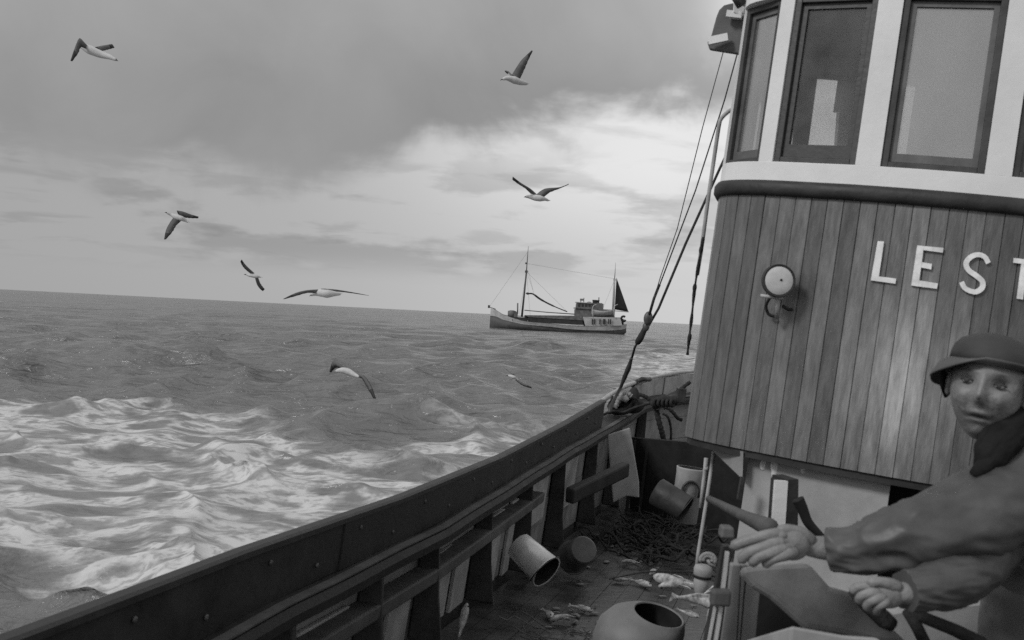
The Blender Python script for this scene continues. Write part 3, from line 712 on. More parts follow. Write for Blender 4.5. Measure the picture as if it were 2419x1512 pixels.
# casing under the wheelhouse
def sh(px, py, off=-.09): return hit(px, py, off)
cs = Th('engine_casing', 'light grey painted casing carrying the wheelhouse above the deck', 'casing', (1.9, 4.8, DZ))
mb = MB(); s0, s1 = s_of(1748, 1110), s_of(2106, 1140); K = 14; rings = []
for k in range(K + 1):
    q = s0 + (s1 - s0) * k / K; p = at_arc(q); nn_ = inward(q); a = p + nn_ * .07; b = p + nn_ * .11
    rings.append([Vector((a.x, a.y, DZ)), Vector((a.x, a.y, ZB - .032)), Vector((b.x, b.y, ZB - .032)), Vector((b.x, b.y, DZ))])
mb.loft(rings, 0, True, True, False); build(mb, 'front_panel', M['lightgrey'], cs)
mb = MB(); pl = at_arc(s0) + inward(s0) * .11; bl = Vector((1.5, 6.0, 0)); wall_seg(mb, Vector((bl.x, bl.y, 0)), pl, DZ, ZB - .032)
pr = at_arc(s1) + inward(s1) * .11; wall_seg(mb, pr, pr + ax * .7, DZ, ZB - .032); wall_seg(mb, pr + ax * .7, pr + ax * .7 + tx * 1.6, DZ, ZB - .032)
build(mb, 'doorway_shade_wall', M['black'], cs)  # walls coloured black for the dark inside of the open doorway
mb = MB(); kn = [P(1662, 1044, 4.75), P(1756, 1067, 4.5), P(1754, 1132, 4.5)]; mb.slab(kn, (0, .03, 0)); build(mb, 'knee', M['lightgrey'], cs)
mb = MB(); mb.slab([P(1752, 1128, 4.42), P(1759, 1128, 4.42), P(1750, 1180, 4.42), P(1743, 1180, 4.42)], (0, .03, 0)); build(mb, 'hinge', M['iron'], cs)
# pale drips of old paint
for (px, py, r_) in ((1832, 1100, .02), (1829, 1118, .012), (1803, 1098, .014), (1898, 1108, .012)):
    mb = MB(); c = hit(px, py, -.068); mb.ellip(c, (r_, .002, r_ * 1.6)); build(mb, 'paint_stain', M['white_worn_lit'], cs)

# flood lamp on the planks
lc = hit(*z2(665, 780), .13)
lp = Th('deck_lamp', 'round white faced lamp on a short bracket beside the name', 'lamp', hit(1835, 745, 0))
back = Vector((.10, .95, .12)).normalized(); face = -Vector((-.04, .998, 0)).normalized()
mb = MB(); mb.lathe(lc, [(.0605, 0), (.065, -.004), (.066, .0), (.066, .02), (.058, .05), (.04, .072), (.015, .08)], -face, 36); build(mb, 'housing', M['iron'], lp)
mb = MB(); mb.lathe(lc + face * .006, [(.001, .0), (.03, .001), (.052, .004), (.0595, .008)], -face, 36, cap=False); build(mb, 'face', M['lens'], lp)
mb = MB(); mb.ellip(lc + face * .007 + Vector((.006, 0, .004)), (.005, .003, .005)); build(mb, 'bulb_holder', M['iron'], lp)
mb = MB(); b0 = hit(*z2(655, 900), .10); b1 = hit(*z2(650, 1050), .05)
mb.tube([b0, (b0 + b1) / 2, b1], [.011, .009, .010], 10); mb.tube([lc - Vector((.06, -.02, .068)), lc + Vector((.03, .02, -.066))], .007, 8)
build(mb, 'bracket', M['pipe'], lp)
mb = MB(); mb.tube(cat_rom([hit(*z2(*q)[:2], o_) for q, o_ in (((600, 900), .09), ((572, 960), .06), ((590, 1020), .04), ((635, 1035), .03))], 5), .006, 8)
mb.tube(cat_rom([hit(*z2(*q), o_) for q, o_ in (((690, 960), .06), ((730, 985), .04), ((755, 985), .02))], 5), .007, 8); build(mb, 'cable', M['rope'], lp)

# side light board high on the port side
sb = Th('side_light_board', 'dark shaped navigation light board by the wheelhouse roof', 'light board', P(1710, 110, 5.1))
def z1(x, y): return ((2400 + x / 2.0431) * .67532, (y / 2.0431) * .67532)
mb = MB(); d = 5.0
mb.slab([P(*z1(*q), d + .12 * (430 - q[0]) / 400) for q in ((165, 350), (150, 300), (180, 250), (215, 120), (235, 70), (270, 35), (330, 20), (430, 40), (385, 385))], (0.01, .03, 0)); build(mb, 'board', M['stan2'], sb, bevel=.006)
mb = MB(); mb.beam(P(*z1(160, 295), d + .03), P(*z1(300, 265), d), .02, .035); build(mb, 'lower_batten', M['white'], sb)
mb = MB(); mb.beam(P(*z1(290, 100), d), P(*z1(400, 112), d - .02), .03, .03)
mb.slab([P(*z1(*q), d - .03) for q in ((345, 20), (420, 50), (410, 115), (340, 85))], (0, .02, 0)); build(mb, 'bracket', M['white'], sb)
mb = MB(); mb.tube([P(*z1(350, -40), 4.9), P(*z1(400, 40), 4.9)], .025, 10); build(mb, 'lamp_body', M['iron'], sb)

# pole and rope hanging just outside the wheelhouse
mb = MB(); pp = cat_rom([P(*q) for q in ((1731, 258, 5.2), (1720, 264, 5.2), (1704, 280, 5.2), (1698, 300, 5.2), (1686, 380, 5.22), (1673, 469, 5.25), (1659, 574, 5.3), (1647, 650, 5.32))], 5)
mb.tube(pp, [.0095] * len(pp), 10); single(mb, 'grab_rail', M['pipe'], 'bent grey grab rail standing just left of the wheelhouse', 'rail')
mb = MB(); pp = cat_rom([P(*q) for q in ((1662, 560, 5.1), (1651, 620, 5.12), (1641, 682, 5.15), (1634, 750, 5.18), (1628, 800, 5.2), (1624, 838, 5.22))], 5)
mb.tube(pp, [.0065 + .002 * math.sin(i * 1.3) for i in range(len(pp))], 8)
for px, py in ((1656, 590), (1641, 680), (1629, 797)): mb.ellip(P(px, py, 5.15), (.010, .010, .022))
single(mb, 'halyard', M['rope'], 'knotted rope hanging below the grab rail against the horizon', 'rope')

# ------------------------------------------------------------------ rigging by the rail
shd = Th('shroud', 'thick dark wire shroud running down to the rail with its rigging screw', 'shroud', P(1462, 925, 11.5))
mb = MB(); mb.tube([P(1800, 190, 10.2), P(1700, 399, 10.5), P(1620, 575, 10.8), P(1556, 728, 11.0), P(1525, 782, 11.1)], .013, 8); build(mb, 'wire', M['wire'], shd)
mb = MB(); pp = cat_rom([P(*q) for q in ((1536, 752, 11.1), (1522, 780, 11.1), (1512, 800, 11.1), (1504, 812, 11.15))], 4); mb.tube(pp, [.014, .02, .024, .028, .028, .030, .032, .034, .034, .034, .032, .026, .014][:len(pp)], 10)
build(mb, 'lashing', M['rope'], shd)
mb = MB(); mb.tube([P(1504, 812, 11.15), P(1499, 822, 11.2), P(1493, 845, 11.25)], .013, 8)
pp = cat_rom([P(*q) for q in ((1492, 845, 11.25), (1486, 866, 11.3), (1476, 890, 11.35), (1466, 916, 11.4))], 4); mb.tube(pp, [.014, .018, .018, .022, .026, .028, .026, .024, .026, .022, .018, .018, .014][:len(pp)], 10)
mb.tube([P(1466, 916, 11.4), P(1453, 940, 11.3), P(1442, 962, 11.2), P(1440, 975, 11.1)], [.018, .016, .024, .02], 8); build(mb, 'rigging_screw', M['iron'], shd)
ln = Th('backstay', 'two thin lines meeting in a block above the rail left of the wheelhouse', 'rigging', P(1528, 790, 11))
mb = MB(); mb.tube([P(1712, 110, 10.0), P(1660, 300, 10.3), P(1600, 540, 10.7), P(1560, 655, 10.8), P(1533, 745, 11.0)], .0045, 6)
mb.tube([P(1760, 60, 10.0), P(1712, 235, 10.2), P(1643, 450, 10.5), P(1552, 690, 10.9)], .0065, 6); mb.tube([P(1558, 672, 10.9), P(1545, 705, 10.9), P(1532, 750, 11)], .014, 8); build(mb, 'line', M['wire'], ln)
mb = MB(); mb.ellip(P(1531, 752, 11.0), (.045, .03, .07)); mb.ellip(P(1526, 772, 11.05), (.035, .03, .05)); build(mb, 'block', M['galvdull'], ln)

# ropes and gear heaped on the rail
def rope(pts, r_, label, mat='rope', name='rope', grp=None):
    mb = MB(); pp = cat_rom([P(*q) for q in pts], 6); mb.tube(pp, [r_ * (1 + .15 * math.sin(i * 2.1)) for i in range(len(pp))], 8)
    return single(mb, name, M[mat], label, 'rope', grp)
def z8(x, y): return ((2050 + x / 5.3756) * .67532, (1280 + y / 5.3756) * .67532)
def zr8(lst, d): return [z8(x, y) + (d,) for x, y in lst]
rope(zr8([(880, 540), (1000, 540), (1120, 580), (1210, 650), (1280, 760), (1340, 820)], 12.3), .022, 'thick dark rope arching over the rail in front of the grey plating')
rope(zr8([(1460, 790), (1540, 790), (1640, 880), (1720, 980), (1810, 1020)], 12.2), .02, 'stiff dark rope end pointing down at the wheelhouse corner')
rope(zr8([(1600, 560), (1720, 480), (1830, 400), (1960, 300)], 12.6), .022, 'twisted rope leading up from the rail to the wheelhouse edge')
rope(zr8([(1440, 900), (1530, 950), (1580, 1080), (1600, 1250), (1590, 1420)], 12.2), .014, 'slack rope loop hanging straight down under the rail')
rope(zr8([(1330, 820), (1350, 960), (1400, 1150), (1440, 1300), (1470, 1430)], 12.1), .03, 'heavy rope hanging beneath the tangle on the rail')
rope(zr8([(250, 960), (400, 880), (520, 850), (700, 870), (900, 790), (1200, 700)], 11.3), .013, 'thin rope lying along the rail gap aft of the board')
mb = MB()
for k in range(9):
    a = k * .9; c = Vector(z8(700 + 50 * math.cos(a * 1.7), 730 + 40 * math.sin(a * 2.3))[:2] + (0,))
    pts = [P(c.x + 26 * math.cos(t_) * (1 + .1 * math.sin(k)), c.y + 15 * math.sin(t_) - .3 * 26 * math.cos(t_), 11.6 + .06 * math.sin(t_ + k)) for t_ in [2 * math.pi * j / 14 for j in range(15)]]
    mb.tube(pts, .018, 7)
mb.ellip(P(*z8(820, 720), 11.7), (.16, .12, .10)); mb.ellip(P(*z8(880, 640), 11.7), (.07, .08, .14))
single(mb, 'net_heap', M['rope'], 'dark coiled rope and netting heaped on the rail', 'net')
mb = MB(); pp = cat_rom([P(*z8(x, y), 11.45) for x, y in ((530, 790), (580, 720), (620, 620), (700, 540), (780, 520), (850, 570))], 6); mb.tube(pp, [.018 + .012 * abs(math.sin(i * .9)) for i in range(len(pp))], 8)
pp = cat_rom([P(*z8(x, y), 11.42) for x, y in ((640, 600), (720, 620), (760, 640), (720, 560))], 5); mb.tube(pp, .03, 8)
single(mb, 'rope_end', M['ropelight'], 'pale frayed rope draped on the heap at the rail', 'rope')
mb = MB(); mb.tube(cat_rom([P(*z8(x, y), 12.0) for x, y in ((1240, 760), (1340, 700), (1450, 640), (1560, 660), (1700, 640))], 6), .055, 9)
for k in range(5):
    x = 1300 + 80 * k; mb.tube([P(*z8(x + 30 * math.cos(t_), 700 + 60 * math.sin(t_)), 11.95 + .03 * math.cos(t_)) for t_ in [2 * math.pi * j / 10 for j in range(11)]], .017, 6)
single(mb, 'rope_bundle', M['rope'], 'tarred rope bundle lashed round the rail near the wheelhouse', 'rope')

# ------------------------------------------------------------------ things on deck
def pail(name, mouth, axis, r1, r0, h, mat, label, inner='iron', handle=True, cat='bucket'):
    axis = Vector(axis).normalized(); mouth = Vector(mouth)
    t = Th(name, label, cat, mouth + axis * h * .5)
    mb = MB(); mb.lathe(mouth, [(r1 - .004, .004), (r1 + .004, 0), (r1 + .006, .006), (r1, .012), (r1 + (r0 - r1) * .5, h * .5), (r0, h - .008), (r0 - .01, h)], axis, 40, cap=False)
    mb.lathe(mouth, [(.001, h - .001), (r0 - .01, h)], axis, 40, cap=False); build(mb, 'shell', mat, t)
    mb = MB(); mb.lathe(mouth, [(r1 - .004, .004), (r1 + (r0 - r1) * .5 - .004, h * .5), (r0 - .006, h - .012), (.001, h - .012)], axis, 40, cap=False); build(mb, 'lining', M[inner], t)
    if handle:
        u = axis.orthogonal().normalized(); w = axis.cross(u); mb = MB()
        mb.tube([mouth + axis * .02 + u * (r1 + .01) * math.cos(a) - axis * (r1 * .9) * math.sin(a) * .3 + w * (r1 + .012) * math.sin(a) for a in [math.pi * k / 14 for k in range(15)]], .004, 6)
        build(mb, 'handle', M['iron'], t)
    return t
# galvanised bucket on its side (mouth towards us and down right)
mo = P(1292, 1352, 7.1); ba = P(1229, 1292, 7.25)
pail('bucket', mo, (ba - mo), .112, .093, .285, M['galv'], 'shiny galvanised bucket lying on its side by the bulwark')
mo = P(1352, 1316, 8.0); ba = P(1385, 1295, 7.75)
pail('bucket', mo, (ba - mo), .115, .10, .24, M['galvdull'], 'dull dark pail behind the shiny bucket, bottom towards us')
mo = P(1622, 1203, 9.2); ba = P(1560, 1166, 9.3)
pail('basket', mo, (ba - mo), .115, .12, .30, M['railwood'], 'dull tipped basket lying in front of the grey drum', cat='basket')
dr = Th('drum', 'pale grey upright drum with a black hoop mark by the thin post', 'drum', P(1630, 1225, 9.5))
b0 = P(1632, 1105, 9.5); b0.z = b0.z; h = .47
mb = MB(); up = Vector((0, 0, -1))
mb.lathe(b0, [(.112, .0), (.122, .0), (.122, .012), (.118, .05), (.118, h), (.10, h + .004)], up, 36, cap=False); build(mb, 'shell', M['lightgrey'], dr)
mb = MB(); mb.lathe(b0, [(.112, .002), (.11, .10), (.001, .10)], up, 36, cap=False); build(mb, 'lining', M['darkwood'], dr)
mb = MB(); pp = [P(1632 + 20 * math.cos(a), 1160 - 22 * max(math.sin(a), -.2) + (12 if math.sin(a) < 0 else 0), 9.37) for a in [math.pi * (k / 12) for k in range(13)]]; pp = [pp[0] - Vector((0, 0, .06))] + pp + [pp[-1] - Vector((0, 0, .05))]; mb.tube(pp, .011, 8); build(mb, 'handle', M['iron'], dr)
# thin posts
mb = MB(); mb.tube([P(1689, 1050, 5.0), P(1670, 1180, 5.0), P(1650, 1306, 5.0), P(1646, 1340, 5.0)], .0095, 10); mb.box(P(1688, 1054, 5.0), (.03, .03, .012))
single(mb, 'awning_post', M['pipe'], 'thin upright pipe post under the wheelhouse corner', 'post')
mb = MB(); mb.tube([P(1668, 1082, 6.0), P(1665, 1115, 6.0), P(1661, 1150, 6.0), P(1655, 1200, 6.0)], .011, 8); mb.tube([P(1663, 1108, 6.0), P(1672, 1108, 6.0)], .014, 8)
single(mb, 'standpipe', M['pipe'], 'short pipe with a valve tucked behind the thin post', 'pipe')
# bitt with pale face, dark hook and winch bar near the hand
def z4(x, y): return ((2400 + x / 2.0465) * .67532, (1600 + y / 2.0465) * .67532)
bt = Th('bitt', 'squared timber bitt with its lit face painted pale beside the casing', 'bitt', P(*z4(660, 480), 3.3))
mb = MB(); d = 3.3
mb.slab([P(*z4(*q), d) for q in ((640, 168), (730, 172), (708, 520), (615, 520))], (.0, .02, 0)); build(mb, 'lit_face', M['white_worn_lit'], bt)  # lit side of the post painted pale, its shaded side dark
mb = MB(); f4 = [P(*z4(*q), d + .003) for q in ((732, 160), (805, 156), (800, 520), (708, 520))]; mb.slab(f4, (-.03, .08, 0)); mb.slab([P(*z4(*q), d + .021) for q in ((640, 165), (728, 160), (708, 520), (615, 520))], (0, .06, 0)); build(mb, 'timber', M['darkwood'], bt)
mb = MB(); pp = cat_rom([P(*z4(*q), 3.1) for q in ((800, 300), (830, 360), (870, 460), (930, 530), (1000, 600))], 5); mb.tube(pp, [.018 - .0004 * i for i in range(len(pp))], 10)
single(mb, 'iron_hook', M['black'], 'curved black iron hook over the wrist of the man', 'hook')
mb = MB(); pp = [P(*z4(*q), dd) for q, dd in (((165, 298), 3.9), ((300, 365), 3.6), ((420, 425), 3.3), ((520, 470), 3.05), ((600, 500), 2.9))]; mb.tube(pp, [.013, .015, .018, .022, .024], 12)
single(mb, 'winch_bar', M['brownwood'], 'slanting round wooden bar crossing the dark gap by the casing', 'bar')
mb = MB(); mb.slab([P(*z4(*q), 2.9) for q in ((262, 500), (345, 505), (350, 585), (250, 580))], (0, .05, 0)); single(mb, 'wood_block', M['stan2'], 'small square grey block just left of the hand', 'block', bevel=.005)

# big pale tub tipped over with its oval mouth up right
tb = Th('tub', 'large pale enamel tub tipped over with its dark oval mouth open', 'tub', P(1500, 1500, 5.9))
mc = P(1556, 1452, 5.5); axis = Vector((-.10, .20, -.96)).normalized()
u = Vector((.97, .05, -.1)); u = (u - axis * u.dot(axis)).normalized(); w = axis.cross(u)
def trg(r_, h, sh_=0): return [mc + axis * h + u * (math.cos(2 * math.pi * k / 48) * r_ - sh_) + w * math.sin(2 * math.pi * k / 48) * r_ for k in range(48)]
mb = MB(); mb.loft([trg(.122, .006), trg(.126, -.002), trg(.131, .0), trg(.137, .008), trg(.160, .018, .02), trg(.193, .05, .045), trg(.215, .11, .065), trg(.221, .19, .07), trg(.205, .27, .07), trg(.15, .33, .07), trg(.01, .35, .07)], 0, True, False); build(mb, 'shell', M['enamel'], tb)
mb = MB(); mb.loft([trg(.1215, .007), trg(.123, .02), trg(.165, .07, .05), trg(.185, .2, .07), trg(.01, .24, .07)], 0, True, False); build(mb, 'lining', M['black'], tb)

# fish
def fish(c, dirv, ln_, label, mat='fish', curve=0.0, up=Vector((0, 0, 1)), name='cod', grp='gutted cod strewn on deck'):
    c = Vector(c); dirv = Vector(dirv).normalized(); sd = dirv.cross(up).normalized(); rings = []
    prof = [(0, .012, .015), (.05, .05, .06), (.14, .085, .10), (.28, .10, .13), (.45, .085, .115), (.62, .055, .08), (.78, .03, .045), (.88, .016, .03), (.94, .012, .07), (1.0, .004, .10)]
    t = Th(name, label, 'fish', c, group=grp)
    for s_, a_, b_ in prof:
        p = c + dirv * (s_ - .5) * ln_ + sd * curve * math.sin(s_ * 3) * ln_ * .5 + up * abs(curve) * math.sin(s_ * 3) * ln_ * .5
        a_ *= 1 + .25 * mnoise.noise(p * 31); b_ *= 1 + .3 * mnoise.noise(p * 37)
        rings.append([p + sd * math.cos(2 * math.pi * k / 12) * a_ * ln_ + up * (math.sin(2 * math.pi * k / 12) * b_ * ln_) for k in range(12)])
    mb = MB(); mb.loft(rings); build(mb, 'body', M[mat], t)
    mb = MB(); h0 = c + dirv * (.35 - .5) * ln_ + up * .11 * ln_
    mb.slab([h0, h0 + dirv * .3 * ln_, h0 + dirv * .22 * ln_ + up * .05 * ln_, h0 + dirv * .05 * ln_ + up * .07 * ln_], sd * .004); build(mb, 'dorsal_fin', M[mat], t)
    mb = MB(); e = c + dirv * (.09 - .5) * ln_ + up * .03 * ln_
    for s2 in (-1, 1): mb.ellip(e + sd * s2 * .055 * ln_, (.024 * ln_,) * 3)
    build(mb, 'eye', M['black'], t)
fl_ = Th('net_float', 'pale ribbed float with a dark band standing above the brightest cod', 'float', P(1655, 1400, 4.6))
mb = MB(); tp, bt2 = P(1663, 1334, 4.6), P(1652, 1404, 4.6); mb.lathe(tp, [(.02, 0), (.036, .006), (.040, .02), (.037, .045), (.030, .052), (.029, .06), (.033, .066), (.030, .09), (.022, .118), (.012, .13)], bt2 - tp, 20); build(mb, 'body', M['lightgrey'], fl_)
mb = MB(); mb.lathe(tp, [(.0385, .045), (.0385, .055)], bt2 - tp, 20); build(mb, 'band', M['black'], fl_)
fish(P(1648, 1425, 4.5), P(1600, 1412, 4.6) - P(1700, 1430, 4.4), .33, 'brightest cod with a dark eye at the mouth of the tub', curve=.10, up=Vector((0, -.6, .8)))
fish(P(1598, 1372, 4.9), P(1640, 1380, 4.9) - P(1580, 1366, 5.0), .26, 'slim cod lying highest of the two above the tub rim', curve=.22, up=Vector((0, -.7, .7)))
fish(P(1612, 1395, 4.8), P(1650, 1402, 4.8) - P(1580, 1388, 4.9), .25, 'cod lying just above the dark mouth of the tub', curve=-.20, up=Vector((0, -.7, .7)))
fish(P(1676, 1480, 4.2), P(1672, 1512, 4.2) - P(1682, 1440, 4.2), .17, 'cod hanging low at the bottom edge beside the rails', up=Vector((-.5, -.8, .2)))
fish(P(1092, 1472, 6.2), P(1080, 1512, 6.1) - P(1098, 1440, 6.2), .24, 'grey cod lying alone at the foot of the bulwark', up=Vector((-.3, -.8, .5)))
fish(P(1625, 1448, 4.7), P(1600, 1440, 4.7) - P(1660, 1462, 4.6), .13, 'short pale cod half under the brightest one', up=Vector((.2, -.7, .6)))
fish(P(1682, 1392, 4.5), P(1660, 1404, 4.5) - P(1700, 1380, 4.5), .13, 'small cod wedged between the float and the rails', up=Vector((0, -.7, .6)))
mb = MB()
for k in range(2):
    mb.tube([P(1672 + 17 * math.cos(a) * (1 - .35 * k), 1322 + 14 * math.sin(a) * (1 - .35 * k), 4.5) for a in [math.pi * (.9 + 1.3 * j / 12) for j in range(13)]], .009, 8)
mb.tube([P(1672, 1322, 4.5), P(1676, 1332, 4.5), P(1690, 1336, 4.5)], .007, 8)
single(mb, 'rope_coil', M['ropelight'], 'small pale rope coil above the fish next to the rails', 'rope')
rope([(1440, 1368, 6.0), (1520, 1352, 5.6), (1600, 1350, 5.2), (1650, 1352, 4.9), (1692, 1364, 4.6)], .004, 'thin dark line stretched across the deck behind the fish')
mb = MB(); random.seed(5)
for k in range(46):                # guts, scales and scraps glistening on the boards
    px = random.uniform(1360, 1680); py = random.uniform(1250, 1512)
    if random.random() < .4: px = random.uniform(1290, 1420); py = random.uniform(1430, 1512)
    v = P(px, py, 1); d = (DZ + .012) / v.z; 
    if d > 12 or d < 0: continue
    c = P(px, py, d); a = random.uniform(0, 3.14); l_ = random.uniform(.01, .045)
    Mx = Matrix.Rotation(a, 3, 'Z'); mb.ellip(c, (l_, l_ * random.uniform(.2, .6), .005), Mx, nu=8, nv=5)
single(mb, 'fish_scraps', M['enamel'], 'fish scraps strewn over the wet deck', 'fish scraps', kind='stuff')
mb = MB(); random.seed(21)
for k in range(70):
    c_ = P(random.uniform(1480, 1640), random.uniform(1235, 1330), 8.0); t_ = (DZ + .03) / c_.z * 1.0; p = Vector((c_.x * t_, c_.y * t_, DZ + random.uniform(.0, .10))); a = random.uniform(0, 6.28); pts = []
    for j_ in range(7): pts.append(p.copy()); a += random.uniform(-.9, .9); p = p + Vector((math.cos(a) * .09, math.sin(a) * .11, 0)); p.z = DZ + random.uniform(.01, .13)
    mb.tube(cat_rom(pts, 3), random.choice([.006, .008, .012]), 5)
single(mb, 'net_pile', M['rope'], 'low dark tangle of wet net on deck before the basket', 'net')
for k, (px, py, a) in enumerate(((1468, 1367, .5), (1543, 1352, 1.2), (1512, 1376, 2.4), (1492, 1330, .1), (1290, 1448, 1.9), (1330, 1462, .7), (1372, 1436, 2.8))):
    v = P(px, py, 1); d = (DZ + .03) / v.z; c = P(px, py, d)
    fish(c, Vector((math.cos(a), math.sin(a), 0)), .17 + .02 * (k % 3), 'small cod lying flat on the dark open deck', curve=.12 * (-1) ** k, grp='small cod scattered over the open deck', up=Vector((math.sin(a) * .8, -math.cos(a) * .8, .5)).normalized())
mb = MB(); random.seed(9)
c0 = P(1345, 1500, 6.2)
for k in range(34):
    a = random.uniform(0, 6.28); pts = []; p = c0 + Vector((random.uniform(-.16, .16), random.uniform(-.2, .2), -.02))
    for j in range(6): pts.append(p.copy()); a += random.uniform(-.8, .8); p += Vector((math.cos(a) * .06, math.sin(a) * .05, random.uniform(-.02, .025)))
    mb.tube(cat_rom(pts, 3), .0035, 5)
single(mb, 'net_scrap', M['stan'], 'torn wet net scrap on deck left of the tub', 'net')

# ------------------------------------------------------------------ pound frame and boards in front of the man
def z4c(x, y): return (1586.9 + x * .21843, 1181.8 + y * .21843)
def z8c(x, y): return (1958.4 + x * .3301, 1013 + y * .3301)
pf = Th('pound_frame', 'upright iron and timber frame with bright worn rails below the hand', 'frame', P(1700, 1512, 2.6))
for a, b, w_ in ((((600, 555), (548, 992)), None, .008), (((468, 1150), (392, 1560)), None, .005), (((530, 1155), (465, 1560)), None, .008)):
    mb = MB(); mb.beam(P(*z4c(*a[0]), 2.5), P(*z4c(*a[1]), 2.5), w_, .012, Vector((0, 1, 0))); build(mb, 'worn_rail', M['galv'], pf)
mb = MB(); mb.slab([P(*z4c(*q), 2.53) for q in ((560, 500), (640, 500), (600, 1000), (520, 1560), (360, 1560), (470, 990))], (0, .03, 0)); build(mb, 'channel', M['railwood'], pf)
mb = MB(); mb.slab([P(*z4c(*q), 2.46) for q in ((450, 985), (650, 985), (640, 1160), (425, 1150))], (0, .035, 0)); build(mb, 'clamp', M['stan'], pf, bevel=.006)
mb = MB()
for a, b, c_, d_ in ((650, 750, 520, 700), (757, 805, 710, 735), (822, 985, 745, 900)):
    mb.slab([P(*z4c(*q), 2.6) for q in ((a, 700), (b, 700), (d_, 1560), (c_, 1560))], (0, .03, 0))
build(mb, 'board', M['plank'], pf, bevel=.004)
mb = MB(); mb.slab([P(*z4c(*q), 2.75) for q in ((900, 900), (1700, 1100), (1700, 1600), (860, 1600))], (0, .03, 0)); build(mb, 'recess_shade', M['black'], pf)  # shade of the recess behind the boards, painted as a black sheet
gb = Th('gutting_board', 'wide sloping grey board under the outstretched arm', 'board', P(1950, 1420, 2.2))
poly = [(1750, 1340), (1800, 1334), (1912, 1328), (1962, 1384), (2020, 1400), (2090, 1462), (2150, 1520), (2085, 1520), (1992, 1499), (1904, 1484), (1862, 1447), (1822, 1412), (1778, 1386), (1755, 1360)]
mb = MB(); mb.slab([P(px, py, 2.36) for px, py in poly], (0, .03, -.01)); build(mb, 'board', M['greymid'], gb, bevel=.012)
mb = MB(); mb.slab([P(*q, 2.05) for q in ((1868, 1478), (1990, 1500), (2075, 1506), (2120, 1560), (1860, 1560))], (0, .4, -.15)); single(mb, 'fish_box', M['lightgrey'], 'pale fish box edge at the bottom under the sloping board', 'box', bevel=.006)
mb = MB(); pts = [P(*z8c(*q), 2.25) for q in ((170, 1150), (260, 1240), (400, 1370), (460, 1410))]; mb.tube(pts, [.012, .017, .018, .014], 10)
mb.tube([P(*z8c(*q), 2.2) for q in ((560, 1300), (700, 1360), (900, 1440), (1100, 1540))], [.012, .012, .013, .014], 8); mb.tube([P(*z8c(*q), 2.2) for q in ((560, 1300), (620, 1400), (700, 1560))], .012, 8)
single(mb, 'rope_sling', M['rope'], 'dark rope sling crossing under the second hand', 'rope')
mb = MB(); mb.slab([P(*z8c(*q), 2.5) for q in ((460, 1330), (620, 1300), (1250, 1250), (1400, 1600), (500, 1600))], (0, .05, 0)); single(mb, 'fish_pound_side', M['greypaint'], 'dim timber side of the fish pound below the forearm', 'timber')

